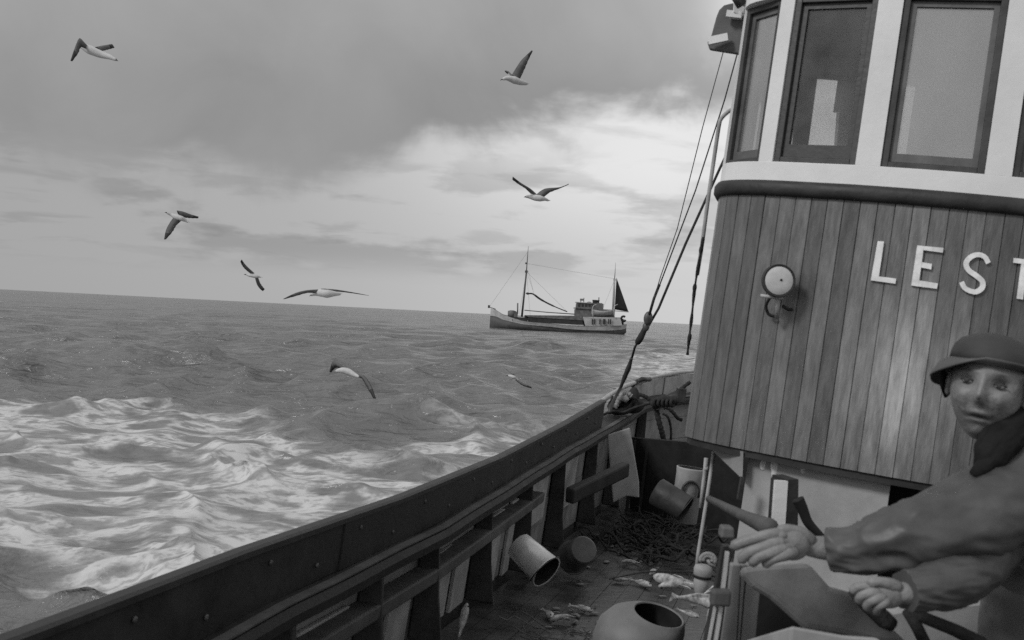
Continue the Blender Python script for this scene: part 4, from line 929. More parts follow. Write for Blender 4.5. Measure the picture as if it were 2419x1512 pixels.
# ------------------------------------------------------------------ the man
man = Th('person', 'man in sou\'wester and oilskin jacket reaching left, seen at the right edge', 'person', P(2560, 1512, 2.4) - Vector((0, 0, .6)))
def head_mesh():
    mb = MB(); nu, nv = 132, 116; vs = []; tint = []
    hc = P(2334, 909, 2.32)
    yaw = R(-30); MR = Matrix.Rotation(R(3), 3, 'Y') @ Matrix.Rotation(yaw, 3, 'Z')
    g = lambda x, y, cx, cy, sx, sy: math.exp(-((x - cx) / sx) ** 2 - ((y - cy) / sy) ** 2)
    for j in range(nv + 1):
        t = math.pi * j / nv
        for k in range(nu):
            a = 2 * math.pi * k / nu
            ux, uy, uz = math.sin(t) * math.sin(a), -math.sin(t) * math.cos(a), math.cos(t)   # uy<0 = face side
            x = ux * .074; z = uz * .118; y = uy * .094
            if uz > 0: z *= .84; x *= 1 - .04 * uz
            if uz < 0:
                q = -uz; x *= 1 - .06 * q - .17 * q ** 2.5; y *= (1 - .18 * q ** 2) if uy < 0 else (1 - .45 * q)
            if uy < 0:
                fx, fz = x / .074, z / .118
                y *= .97
                y -= .028 * g(fx, fz, 0, -.24, .14, .13) + .016 * g(fx, fz, 0, -.05, .10, .2)     # nose
                y += .017 * (g(fx, fz, .42, -.0, .22, .10) + g(fx, fz, -.42, -.0, .22, .10))         # sockets
                y -= .006 * (g(fx, fz, .42, .16, .3, .07) + g(fx, fz, -.42, .16, .3, .07))           # brows
                y -= .010 * (g(fx, fz, .55, -.28, .2, .16) + g(fx, fz, -.55, -.28, .2, .16))         # cheeks
                y -= .007 * (g(fx, fz, 0, -.53, .32, .05) + g(fx, fz, 0, -.66, .26, .05)); y += .007 * g(fx, fz + .22 * fx * fx, 0, -.595, .27, .03)
                y -= .010 * g(fx, fz, 0, -.88, .3, .12)
            vs.append(hc + MR @ Vector((x, y, z)))
            tn = 1.0
            if uy < 0:
                fx, fz = x / .074, z / .118
                tn -= .80 * (g(fx, fz - .04 * fx, .42, .155, .25, .034) + g(fx, fz + .04 * fx, -.42, .155, .25, .034))
                tn -= .50 * (g(fx, fz, .42, -.02, .18, .042) + g(fx, fz, -.42, -.02, .18, .042))
                tn -= .10 * (g(fx, fz, .42, 0.0, .3, .13) + g(fx, fz, -.42, 0.0, .3, .12))  # sockets, then folds and cheeks: shading painted into the skin tint
                tn -= .30 * (g(fx, fz, .36, -.45, .05, .16) + g(fx, fz, -.36, -.45, .05, .16)) + .18 * (g(fx, fz, .62, -.45, .16, .25) + g(fx, fz, -.62, -.45, .16, .25))
                tn -= .75 * g(fx, fz + .22 * fx * fx, 0, -.595, .27, .032); tn -= .28 * g(fx, fz, 0, -.6, .33, .10)
                tn -= .4 * (g(fx, fz, .09, -.37, .07, .035) + g(fx, fz, -.09, -.37, .07, .035))
                tn -= .20 * g(fx, fz, 0, -.85, .9, .40)
            tint.append(max(tn, .15))
    fs = [(j * nu + k, j * nu + (k + 1) % nu, (j + 1) * nu + (k + 1) % nu, (j + 1) * nu + k) for j in range(nv) for k in range(nu)]
    mb.add(vs, fs, 0, True)
    for s2 in (-1, 1):              # eyeballs with iris and an upper lid line
        e_ = Vector((s2 * .031, -.0742, -.002))
        mb.ellip(hc + MR @ e_, (.0115, .0065, .0045), MR); tint += [.72] * (len(mb.v) - len(tint))
        mb.ellip(hc + MR @ (e_ + Vector((-.001, -.0058, .0008))), (.0052, .0012, .0044), MR); tint += [.10] * (len(mb.v) - len(tint))
        mb.tube([hc + MR @ (e_ + Vector((dx_, -.005 + abs(dx_) * .2, .0062 - abs(dx_) * .30))) for dx_ in (-.014, -.008, 0, .008, .014)], .0022, 6); tint += [.15] * (len(mb.v) - len(tint))
    for s2 in (-1, 1):              # ears
        mb.ellip(hc + MR @ Vector((s2 * .076, .005, -.008)), (.010, .018, .030), MR); tint += [.9] * (len(mb.v) - len(tint))
    return mb, tint, hc, MR
hm, tint, HC, HR = head_mesh()

def skin_body(nodes, edges, sub=2):
    me = bpy.data.meshes.new('sk'); me.from_pydata([tuple(p) for p, r_ in nodes], edges, []); o = bpy.data.objects.new('sk', me)
    S.collection.objects.link(o); md = o.modifiers.new('s', 'SKIN')
    for i, (p, r_) in enumerate(nodes):
        sv = me.skin_vertices[0].data[i]; sv.radius = (r_, r_) if not isinstance(r_, tuple) else r_
    me.skin_vertices[0].data[0].use_root = True
    md.use_smooth_shade = True; md.branch_smoothing = .3
    sb_ = o.modifiers.new('d', 'SUBSURF'); sb_.levels = sub
    bpy.context.view_layer.update()
    dg = bpy.context.evaluated_depsgraph_get(); ev = o.evaluated_get(dg); m2 = bpy.data.meshes.new_from_object(ev)
    vs = [v.co.copy() for v in m2.vertices]; fs = [list(p.vertices) for p in m2.polygons]
    bpy.data.objects.remove(o); bpy.data.meshes.remove(me); bpy.data.meshes.remove(m2)
    return vs, fs
nodes = []; edges = []
def nd(p, r_, par=None):
    nodes.append((p, r_)); i = len(nodes) - 1
    if par is not None: edges.append((par, i))
    return i
pel = nd(P(2600, 1640, 2.45), .15); sp1 = nd(P(2570, 1440, 2.42), .15, pel); sp2 = nd(P(2520, 1250, 2.40), .15, sp1); nk0 = nd(P(2450, 1120, 2.38), .075, sp2); nk1 = nd(P(2395, 1040, 2.36), .052, nk0); nk2 = nd(P(2355, 975, 2.34), .05, nk1)
sh1 = nd(P(2440, 1170, 2.28), .07, sp2); el1 = nd(P(2230, 1245, 2.2), .045, sh1); fa1 = nd(P(2080, 1285, 2.22), .036, el1); wr1 = nd(P(1945, 1298, 2.25), .026, fa1)
pm1 = nd(P(1890, 1284, 2.25), (.027, .020), wr1); kn1 = nd(P(1850, 1280, 2.24), (.026, .018), pm1)
hand1 = [kn1, pm1]
ua2 = nd(P(2400, 1230, 2.36), .05, sp2); el2 = nd(P(2310, 1345, 2.24), .042, ua2); fa2 = nd(P(2240, 1380, 2.14), .036, el2); wr2 = nd(P(2150, 1402, 2.08), .026, fa2); pm2 = nd(P(2105, 1402, 2.08), (.024, .017), wr2); kn2 = nd(P(2068, 1402, 2.08), (.022, .015), pm2)
hp1 = nd(P(2540, 1860, 2.45), .10, pel); kn_1 = nd(P(2520, 2200, 2.42), .07, hp1); ft1 = nd(P(2500, 2550, 2.45), .05, kn_1)
hp2 = nd(P(2760, 1860, 2.5), .10, pel); kn_2 = nd(P(2760, 2200, 2.45), .07, hp2); ft2 = nd(P(2760, 2550, 2.5), .05, kn_2)
vs, fs = skin_body(nodes, edges)
bodymb = MB(); bodymb.add(vs, fs, 0, True); tint_b = [.85] * len(vs)
def finger(pts, r0, r1):            # a finger: its own tapered chain rooted in the palm
    pp = cat_rom([P(*q) for q in pts], 4); n_ = len(pp)
    rr = [r0 + (r1 - r0) * i / (n_ - 1) + .0008 * math.sin(i / (n_ - 1) * 9.4) for i in range(n_)]; rr[-1] *= .55
    tip = pp[-1] + (pp[-1] - pp[-2]).normalized() * rr[-2] * .4; pp.append(tip); rr.append(.002)
    bodymb.tube(pp, rr, 10)
fingers = [
 ([(1866, 1268, 2.235), (1836, 1263, 2.22), (1798, 1268, 2.21), (1760, 1279, 2.215), (1728, 1292, 2.225)], .0145, .0100),
 ([(1866, 1283, 2.225), (1834, 1284, 2.205), (1800, 1294, 2.195), (1768, 1306, 2.20), (1748, 1326, 2.215)], .0140, .0100),
 ([(1868, 1296, 2.215), (1842, 1300, 2.195), (1814, 1309, 2.185), (1790, 1318, 2.19), (1774, 1333, 2.205)], .0135, .0095),
 ([(1876, 1304, 2.21), (1858, 1311, 2.19), (1838, 1318, 2.185), (1818, 1325, 2.19), (1806, 1336, 2.20)], .012, .0085),
 ([(1915, 1278, 2.24), (1890, 1259, 2.23), (1864, 1252, 2.225), (1836, 1254, 2.225)], .0145, .0105),
 ([(2075, 1396, 2.075), (2050, 1386, 2.07), (2026, 1388, 2.075), (2012, 1398, 2.085)], .0115, .008),
 ([(2078, 1404, 2.065), (2056, 1402, 2.05), (2036, 1408, 2.055), (2028, 1420, 2.07)], .0115, .008),
 ([(2084, 1412, 2.06), (2068, 1416, 2.045), (2052, 1424, 2.05), (2048, 1436, 2.065)], .0115, .008),
 ([(2094, 1420, 2.06), (2082, 1428, 2.045), (2072, 1436, 2.05), (2070, 1446, 2.065)], .010, .007),
 ([(2120, 1388, 2.07), (2096, 1378, 2.06), (2072, 1374, 2.06), (2052, 1378, 2.065)], .0125, .0085)]
for f_ in fingers: finger(*f_)
# back of each hand: knuckles and a fuller palm
for c, r3, A_ in ((P(1868, 1285, 2.225), (.040, .020, .033), R(10)), (P(2092, 1404, 2.07), (.036, .018, .026), R(8))):
    bodymb.ellip(c, r3, Matrix.Rotation(A_, 3, 'Y'))
for q in ((1846, 1266, 2.215), (1842, 1283, 2.205), (1850, 1298, 2.20), (1862, 1306, 2.195)): bodymb.ellip(P(*q), (.013, .011, .011))
tint_b += [.85] * (len(bodymb.v) - len(tint_b))
off_ = len(bodymb.v); bodymb.v += hm.v; bodymb.f += [[i + off_ for i in f] for f in hm.f]; bodymb.m += hm.m; bodymb.sm += hm.sm
tint_b += tint
body = build(bodymb, 'body', M['skin'], man)
at_ = body.data.attributes.new('tint', 'FLOAT', 'POINT'); at_.data.foreach_set('value', np.array(tint_b, np.float32))

def wrinkle(vs, amp, sc, seed=0):   # soft folds in cloth
    o = []
    for v in vs:
        nz_ = mnoise.noise(Vector((v.x * sc + seed, v.y * sc, v.z * sc * 1.3))) + .5 * mnoise.noise(Vector((v.x * sc * 2.3, v.y * sc * 2.3 + seed, v.z * sc * 2.3)))
        o.append((v, nz_ * amp))
    return o
def cloth_tube(path, rad, n_=72, fold=.010, seed=0, flat=.85, flute=8, ph=0):
    pp = cat_rom([P(*q) for q in path], 18); m_ = len(pp); rr = []
    for i in range(m_):
        t = i / (m_ - 1) * (len(rad) - 1); k = min(int(t), len(rad) - 2); rr.append(rad[k] + (rad[k + 1] - rad[k]) * (t - k))
    rings = []; nrm = None; so_ = Vector((seed, seed * 2.1, 0)); run = 0
    for i, p in enumerate(pp):
        t = (pp[min(i + 1, m_ - 1)] - pp[max(i - 1, 0)]).normalized()
        if i: run += (p - pp[i - 1]).length
        if nrm is None: nrm = t.orthogonal().normalized()
        nrm = (nrm - t * nrm.dot(t)).normalized(); b = t.cross(nrm); rg = []
        for k in range(n_):
            a = 2 * math.pi * k / n_; dv = nrm * math.cos(a) + b * math.sin(a)
            q = Vector((math.cos(a) * 1.1, math.sin(a) * 1.1, run * 11 + .9 * math.sin(a + 1.3 * ph)))
            r1 = 1 - abs(mnoise.noise(q + so_)) * 2.4                   # ridged: creases with soft valleys
            r2 = 1 - abs(mnoise.noise(q * 2.1 + so_ * 1.7)) * 2.4
            lo = mnoise.noise(q * .45 + so_ * .6)
            rg.append(p + dv * (rr[i] + fold * (.55 * r1 + .28 * r2 + .9 * lo - .25)))
        rings.append(rg)
    return rings
jk = MB()
jk.loft(cloth_tube([(1962, 1306, 2.25), (2040, 1300, 2.22), (2117, 1276, 2.2), (2230, 1245, 2.2), (2341, 1196, 2.24), (2440, 1150, 2.3), (2540, 1140, 2.38)], [.044, .053, .066, .079, .085, .098, .12], fold=.014), 0)
jk.loft(cloth_tube([(2138, 1398, 2.08), (2190, 1390, 2.1), (2250, 1372, 2.14), (2300, 1335, 2.22), (2350, 1270, 2.32), (2430, 1200, 2.4)], [.038, .045, .050, .054, .062, .08], fold=.010, seed=3, ph=1), 0)
jk.loft(cloth_tube([(2600, 1760, 2.47), (2575, 1560, 2.44), (2560, 1400, 2.44), (2545, 1260, 2.42), (2510, 1150, 2.42), (2440, 1075, 2.40), (2400, 1040, 2.39)], [.21, .20, .195, .19, .17, .10, .07], fold=.012, seed=8, ph=2), 0)
build(jk, 'jacket', M['oilskin'], man)
ap = MB(); ap.loft(cloth_tube([(2590, 1900, 2.42), (2560, 1600, 2.38), (2550, 1450, 2.36), (2535, 1330, 2.34)], [.23, .215, .20, .17], fold=.010, seed=12), 0); build(ap, 'apron', M['apron'], man)
col_ = MB(); col_.loft(cloth_tube([(2318, 1118, 2.25), (2340, 1085, 2.24), (2362, 1050, 2.26), (2398, 1005, 2.30), (2440, 950, 2.36)], [.012, .036, .042, .04, .036], fold=.006, seed=4), 0)
col_.tube([P(*q) for q in ((2298, 1124, 2.22), (2318, 1108, 2.22), (2345, 1085, 2.22))], [.01, .018, .016], 10); build(col_, 'scarf', M['cloth'], man)
tr = MB(); tr.loft(cloth_tube([(2600, 1750, 2.47), (2545, 1900, 2.45), (2520, 2200, 2.42), (2500, 2500, 2.45)], [.19, .13, .10, .09], seed=5), 0); tr.loft(cloth_tube([(2610, 1750, 2.47), (2740, 1900, 2.5), (2760, 2200, 2.45), (2760, 2500, 2.5)], [.19, .13, .10, .09], seed=6), 0); build(tr, 'trousers', M['oilskin'], man)
bt_ = MB()
for x in (2500, 2760):
    c = P(x, 2500, 2.45); c.z = DZ + .05; bt_.ellip(c + Vector((-.03, -.08, 0)), (.055, .14, .05)); bt_.tube([c + Vector((0, 0, 0)), c + Vector((0, 0, .35))], .065, 14)
build(bt_, 'boot', M['black'], man)
# sou'wester: crown and a wide brim that drops on the left side
ht = MB(); rings = []
crown = [(.098, .040), (.097, .056), (.091, .072), (.078, .088), (.056, .100), (.03, .107), (.004, .109)]
for r_, h_ in crown:
    rings.append([HC + HR @ Vector((math.cos(2 * math.pi * k / 40) * r_ * .88, math.sin(2 * math.pi * k / 40) * r_ * 1.08 + .008, h_)) for k in range(40)])
ht.loft(rings, 0, True, True); [v.__iadd__(Vector((0, 0, 1)) * .007 * mnoise.noise(v * 17)) for v in ht.v]; build(ht, 'hat_crown', M['hatdark'], man)
br = MB(); rin, rmid, rout, und = [], [], [], []
for k in range(64):
    a = 2 * math.pi * k / 64; ca, sa = math.cos(a), math.sin(a)         # sa<0 is the front
    left = max(0, -ca); w_ = .013 + .020 * left ** 1.3 + .03 * max(0, sa)
    drop = -.004 + .050 * left ** 1.2 + .04 * max(0, sa) - .004 * max(0, -sa)
    f0 = lambda r_, z_: HC + HR @ Vector((ca * r_ * .90, sa * r_ * 1.08 + .008, z_))
    rin.append(f0(.098, .044)); rmid.append(f0(.098 + w_ * .55, .046 - drop * .35)); rout.append(f0(.098 + w_, .044 - drop)); und.append(f0(.098 + w_ * .96, .040 - drop))
lowr = [HC + (p - HC) - Vector((0, 0, .006)) for p in rmid]; lin = [p - Vector((0, 0, .006)) for p in rin]
br.loft([rin, rmid, rout, und, lowr, lin], 0, True, False); 
build(br, 'hat_brim', M['hat'], man)
fl = MB(); fl.slab([HC + HR @ Vector(q) for q in ((-.094, -.03, .018), (-.096, .03, .010), (-.09, .08, .0), (-.085, .09, -.03), (-.086, .03, -.045), (-.092, -.02, -.022))], (.008, 0, 0)); build(fl, 'ear_flap', M['cloth'], man, bevel=.004)
fl = MB(); fl.slab([HC + HR @ Vector(q) for q in ((.084, -.045, .030), (.086, .06, .030), (.082, .07, -.03), (.080, .0, -.045), (.083, -.035, .0))], (.008, 0, 0)); build(fl, 'hair', M['cloth'], man, bevel=.004)

# ------------------------------------------------------------------ gulls
def gull(d, spine, wings, label, tailw=5.0, grp='gulls following the boat', bump=0.0):
    """spine: list of (px, py, radius px, depth offset); wings: list of (lead list, trail list) with (px, py, depth offset)"""
    k = d / F
    mb = MB(); base = W(spine[1][0], spine[1][1], d)
    sp = [W(x, y, d + o_) for x, y, r_, o_ in spine]; pp = cat_rom(sp, 5); rr = []
    for i in range(len(pp)):
        t = i / 5; j = min(int(t), len(spine) - 2); rr.append((spine[j][2] + (spine[j + 1][2] - spine[j][2]) * (t - j)) * k)
    mb.tube(pp, rr, 12, 0)
    t0 = (sp[-1] - sp[-2]).normalized(); side = t0.cross(Vector((0, 0, 1))).normalized()
    e = sp[-1]; mb.slab([sp[-2].lerp(e, .5) + side * 1.2 * k, sp[-2].lerp(e, .5) - side * 1.2 * k, e + t0 * 3 * k - side * tailw * k, e + t0 * 3 * k + side * tailw * k], Vector((0, 0, .012)), 0)
    for lead, trail in wings:
        n_ = 12
        A1 = cat_rom([W(x, y, d + o_) for x, y, o_ in lead], 6); B1 = cat_rom([W(x, y, d + o_) for x, y, o_ in trail], 6)
        def rs(q, n_):
            o = []
            for i in range(n_ + 1):
                t = i / n_ * (len(q) - 1); j = min(int(t), len(q) - 2); o.append(q[j].lerp(q[j + 1], t - j))
            return o
        A1, B1 = rs(A1, n_), rs(B1, n_)
        for i in range(n_ + 1):
            pass
        rings = []
        for i in range(n_ + 1):
            a, b = A1[i], B1[i]; sp_d = (A1[min(i + 1, n_)] - A1[max(i - 1, 0)]).normalized(); cn = (b - a)
            nn_ = cn.cross(sp_d); nn_ = nn_.normalized() if nn_.length > 1e-6 else Vector((0, -1, 0))
            th_ = .018 * (1 - i / n_) + .004; jag = .06 * (1 if i % 2 else -1) if i > 3 else 0
            b2 = b + cn * jag * .6; mid = a.lerp(b2, .35)
            rings.append([a, mid + nn_ * th_, b2, mid - nn_ * th_])
        cut = 9
        mb.loft(rings[:cut + 1], 1, True, False); mb.loft(rings[cut:], 2, True, True)
    th = Th('gull', label, 'gull', base, WORLD, grp)
    build(mb, 'body', [M['gwhite'], M['ggrey'], M['gdark']], th, frame=WORLD)
    h0 = sp[0]; dirb = (sp[0] - sp[1]).normalized(); mb = MB(); mb.tube([h0 - dirb * .5 * k, h0 + dirb * 3 * k, h0 + dirb * 6 * k - Vector((0, 0, 1.5 * k))], [1.4 * k, 1.0 * k, .3 * k], 8)
    build(mb, 'beak', M['gdark'], th, frame=WORLD)
zA = lambda x, y: (135.06 + x * .0893, 54 + y * .0893)
zB = lambda x, y: (1148 + x * .0893, 94.5 + y * .0893)
zC = lambda x, y: (1175 + x * .0782, 391.7 + y * .0782)
zD = lambda x, y: (364.7 + x * .07146, 472.7 + y * .07146)
zE = lambda x, y: (540.2 + x * .07146, 594.3 + y * .07146)
zF = lambda x, y: (648.3 + x * .0949, 661.8 + y * .0949)
zG = lambda x, y: (742.8 + x * .09825, 830.6 + y * .09825)
zH = lambda x, y: (1175 + x * .0625, 850.9 + y * .0625)
def wg(f, lead, trail, o0=0, o1=.2):
    n1, n2 = len(lead), len(trail)
    return ([f(*q) + (o0 + (o1 - o0) * i / (n1 - 1),) for i, q in enumerate(lead)], [f(*q) + (o0 + (o1 - o0) * i / (n2 - 1),) for i, q in enumerate(trail)])
def spn(f, lst): return [f(x, y) + (r_, o_) for x, y, r_, o_ in lst]
gull(17, spn(zA, [(1560, 980, 3, -.1), (1380, 900, 6, -.05), (1150, 830, 9, 0), (880, 720, 11, 0), (680, 620, 7, .05), (560, 560, 3, .1)]),
     [wg(zA, [(760, 600), (600, 400), (480, 620), (350, 1000)], [(900, 760), (640, 650), (560, 800), (400, 1020)], 0, -.4), wg(zA, [(1000, 640), (1200, 600), (1450, 560)], [(1150, 760), (1300, 720), (1520, 660)], 0, .6)],
     'large blurred gull with drooping wings at the top left')
gull(21, spn(zB, [(440, 1040, 2.5, -.1), (560, 1010, 5.5, -.08), (750, 1060, 9, 0), (930, 1120, 7, .05), (1090, 1160, 3, .1)]),
     [wg(zB, [(680, 930), (900, 580), (1050, 420), (1215, 270)], [(900, 1030), (1010, 800), (1110, 560), (1235, 300)], 0, .15), wg(zB, [(650, 960), (560, 820), (490, 815)], [(760, 980), (640, 880), (560, 900)], 0, .5)],
     'gull high in the centre with one wing raised straight up', 5)
gull(23, spn(zC, [(860, 935, 2.5, -.05), (950, 930, 4.5, 0), (1130, 960, 7.5, 0), (1290, 985, 7.5, 0), (1440, 1010, 4, .05), (1540, 1050, 2, .1)]),
     [wg(zC, [(1190, 860), (1000, 690), (720, 520), (465, 325)], [(1010, 850), (830, 680), (640, 560), (450, 420)], 0, -.35), wg(zC, [(1170, 870), (1430, 690), (1880, 645), (2160, 540)], [(1400, 950), (1600, 800), (1880, 690), (2150, 570)], 0, .35)],
     'gull gliding with both wings spread above the far vessel', 4)
gull(25, spn(zD, [(420, 425, 2.2, -.05), (560, 480, 4, 0), (720, 560, 6.5, 0), (900, 610, 6, 0), (1040, 680, 3.5, .05), (1110, 720, 2.5, .05)]),
     [wg(zD, [(640, 560), (500, 760), (380, 1000), (320, 1300)], [(900, 680), (720, 850), (600, 1050), (380, 1300)], 0, -.3), wg(zD, [(740, 340), (950, 380), (1200, 470), (1460, 545)], [(860, 560), (1000, 580), (1200, 600), (1450, 605)], 0, .4)],
     'gull banking with one wing pointing down at the left')
gull(30, spn(zE, [(585, 765, 1.6, 0), (680, 790, 3.2, 0), (800, 800, 4.6, 0), (920, 830, 4, 0), (1010, 830, 2.4, .05), (1070, 850, 1.5, .05)]),
     [wg(zE, [(860, 720), (650, 530), (520, 390), (430, 260)], [(720, 730), (560, 600), (450, 470), (385, 330)], 0, -.3), wg(zE, [(870, 870), (930, 1080), (1030, 1230), (1130, 1310)], [(980, 870), (1050, 1050), (1140, 1180), (1195, 1240)], 0, .3)],
     'small gull turning with wings in a slanting line over the horizon', 3)
gull(17.5, spn(zF, [(920, 370, 2.8, -.05), (1010, 340, 5, 0), (1150, 320, 9, 0), (1320, 340, 10, 0), (1500, 340, 6, .05), (1640, 345, 3, .1)]),
     [wg(zF, [(1080, 230), (800, 250), (520, 320), (210, 470)], [(1080, 330), (820, 320), (560, 390), (260, 472)], 0, -.5), wg(zF, [(1150, 215), (1500, 235), (1900, 295), (2350, 380)], [(1450, 300), (1600, 290), (1950, 330), (2350, 388)], 0, .5)],
     'gull gliding low with long flat wings just above the horizon', 5)
gull(24, spn(zG, [(1080, 610, 2.6, -.1), (980, 570, 5, -.05), (820, 490, 8, 0), (660, 450, 7, 0), (520, 470, 3, .05)]),
     [wg(zG, [(760, 420), (600, 290), (440, 240), (360, 480)], [(800, 470), (600, 400), (500, 400), (400, 505)], 0, .4), wg(zG, [(980, 540), (1180, 570), (1360, 800), (1480, 1130)], [(1000, 620), (1130, 640), (1260, 860), (1420, 1130)], 0, -.5)],
     'gull skimming over the waves left of the rail')
gull(36, spn(zH, [(400, 590, 2, 0), (480, 600, 3.2, 0), (600, 640, 4.5, 0), (700, 690, 3, .05), (780, 760, 1.5, .05)]),
     [wg(zH, [(560, 560), (420, 430), (300, 320)], [(680, 560), (520, 480), (340, 340)], 0, .3), wg(zH, [(700, 700), (950, 850), (1280, 1010)], [(680, 760), (950, 960), (1300, 1070)], 0, -.4)],
     'tiny pale gull down among the waves below the far vessel', 3)

# ------------------------------------------------------------------ the other fishing vessel
SD = 192.0; K60 = 60.0
tilt = math.atan(.0625) ; c0 = (900, 975 + (900 - 200) * .0625)
sc_px = .2233                        # zoom px -> 2419 px
base_px = (1114.3 + 900 * sc_px, 553.7 + c0[1] * sc_px)
sw = W(base_px[0], base_px[1], SD); sw.z += .1
right = (W(base_px[0] + 50, base_px[1] + 50 * .0625, SD) - W(base_px[0], base_px[1], SD)).normalized()
upv = (W(base_px[0] + 50 * .0625, base_px[1] - 50, SD) - W(base_px[0], base_px[1], SD)).normalized()
fwd = upv.cross(right).normalized()
yawm = Matrix.Rotation(R(8), 3, 'Z')
SHIP = Matrix.Translation(sw) @ Matrix((right, fwd, upv)).transposed().to_4x4()
fx = Th('fishing_vessel', 'two masted wooden fishing vessel with dark mizzen sail on the horizon', 'boat', (0, 0, 0), SHIP)
def Q(zx, zy, y=0.0):                # picture measurement -> ship frame
    dx_, dy_ = zx - c0[0], zy - c0[1]
    return Vector(((dx_ * math.cos(tilt) + dy_ * math.sin(tilt)) / K60, y, (dx_ * math.sin(tilt) - dy_ * math.cos(tilt)) / K60))
st_ = [(195, 975, 775, .15), (240, 985, 800, .9), (320, 1000, 850, 1.7), (420, 1000, 885, 2.3), (520, 1005, 915, 2.6), (600, 1010, 928, 2.75), (800, 1030, 945, 2.8), (1000, 1045, 970, 2.8), (1200, 1060, 975, 2.7), (1400, 1075, 972, 2.3), (1500, 1075, 968, 1.8), (1570, 1065, 962, 1.2), (1628, 1010, 958, .3)]
def hull(z_lo, z_hi, mb, mi=0, grow=0):
    """band of the hull between two height fractions"""
    rings = []
    for zx, zb, zt_, hb in st_:
        b, t = Q(zx, zb).z - .6, Q(zx, zt_).z; x = Q(zx, zb).x
        rg = []
        for s2 in (-1, 1):
            fr = [z_lo, (z_lo + z_hi) / 2, z_hi]
            if s2 == 1: fr = fr[::-1]
            for f in fr:
                rg.append(Vector((x + (0.0 if 1 else 0), s2 * (hb * (.45 + .55 * f ** .5) + grow), b + (t - b) * f)))
        rings.append(rg)
    mb.loft(rings, mi, True, True, True)
mb = MB(); hull(0, .70, mb); build(mb, 'hull', M['fhull'], fx)
mb = MB(); wzs = [868, 872, 898, 925, 945, 958, 980, 1005, 1018, 1022, 1020, 1014, 1000]; rings = []
for (zx, zb, zt_, hb), wz in zip(st_, wzs):
    x = Q(zx, zb).x; t = Q(zx, zt_).z; b = Q(zx, wz).z; rings.append([Vector((x, s2 * (hb * (.93 if q == b else 1.0) + .05), q)) for s2, q in ((-1, b), (-1, t), (1, t), (1, b))])
mb.loft(rings, 0, True, True, False); build(mb, 'white_topside', M['fwhite'], fx)
mb = MB(); hull(.985, 1.0, mb, grow=.08); build(mb, 'rail_capping', M['fdark'], fx)
mb = MB()
for s2 in (-1, 1):                  # lower open side amidships: dark gear behind a light rail
    mb.slab([Q(430, 880, s2 * 2.3), Q(590, 890, s2 * 2.3), Q(590, 945, s2 * 2.3), Q(430, 915, s2 * 2.3)], (0, -s2 * .1, 0))
    mb.slab([Q(600, 880, s2 * 2.0), Q(1160, 915, s2 * 2.0), Q(1175, 965, s2 * 2.0), Q(600, 935, s2 * 2.0)], (0, -s2 * .1, 0))
build(mb, 'hold_side', M['fdark'], fx)
mb = MB(); mb.slab([Q(560, 862, -2.1), Q(1100, 868, -2.1), Q(1180, 895, -2.1), Q(1180, 918, -2.1), Q(600, 882, -2.1)], (0, 4.2, 0)); build(mb, 'shelter_deck', M['fgrey'], fx)
mb = MB(); mb.slab([Q(1165, 880, -2.45), Q(1230, 885, -2.45), Q(1550, 885, -2.1), Q(1575, 970, -2.1), Q(1190, 975, -2.45)], (0, 4.6, 0)); build(mb, 'after_house', M['fwhite'], fx)
for x in (1262, 1285, 1340, 1385, 1430, 1450):
    mb = MB(); mb.box(Q(x, 930, -2.5), (.18 if x != 1385 else .42, .12, .9)); build(mb, 'door', M['fdark'], fx)
mb = MB(); mb.slab([Q(1088, 800, -1.5), Q(1500, 805, -1.5), Q(1500, 885, -1.5), Q(1088, 880, -1.5)], (0, 3, 0)); mb.box(Q(1290, 800), (7.0, 3.4, .15)); build(mb, 'casing', M['fgrey'], fx)
wm = MB(); wm.slab([Q(1105, 735, -1.3), Q(1262, 735, -1.3), Q(1262, 805, -1.3), Q(1098, 805, -1.3)], (0, 2.6, 0)); wf = build(wm, 'wheelhouse', M['fgrey'], fx, bevel=.08)
mb = MB(); mb.box(Q(1182, 732), (2.9, 3.0, .12)); mb.box(Q(1182, 792), (3.0, 2.9, .10)); build(mb, 'white_trim', M['fwhite'], fx, parent=wf)
for k in range(4): mb = MB(); mb.box(Q(1130 + 36 * k, 760, -1.33), (.36, .08, .42)); build(mb, 'window', M['fdark'], fx, parent=wf)
mb = MB(); mb.box(Q(1165, 700), (.7, .5, .35)); mb.tube([Q(1150, 735), Q(1155, 690)], .07, 6); mb.tube([Q(1182, 735), Q(1185, 680)], .07, 6); mb.ellip(Q(1240, 738), (.5, .5, .3)); build(mb, 'roof_gear', M['fgrey'], fx)
mb = MB(); mb.lathe(Q(1305, 802), [(.62, 0), (.60, .9), (.58, 1.45), (.64, 1.5), (.64, 1.65), (.4, 1.66)], (0, 0, 1), 20); mb.tube([Q(1338, 800), Q(1342, 675)], .08, 8); build(mb, 'funnel', M['fdark'], fx)
mb = MB(); mb.box(Q(1325, 770), (2.0, 2.0, 1.0)); build(mb, 'engine_house', M['fgrey'], fx, bevel=.05)
mb = MB(); mb.box(Q(1345, 750), (1.0, 1.2, .5)); build(mb, 'ventilator', M['fgrey'], fx)
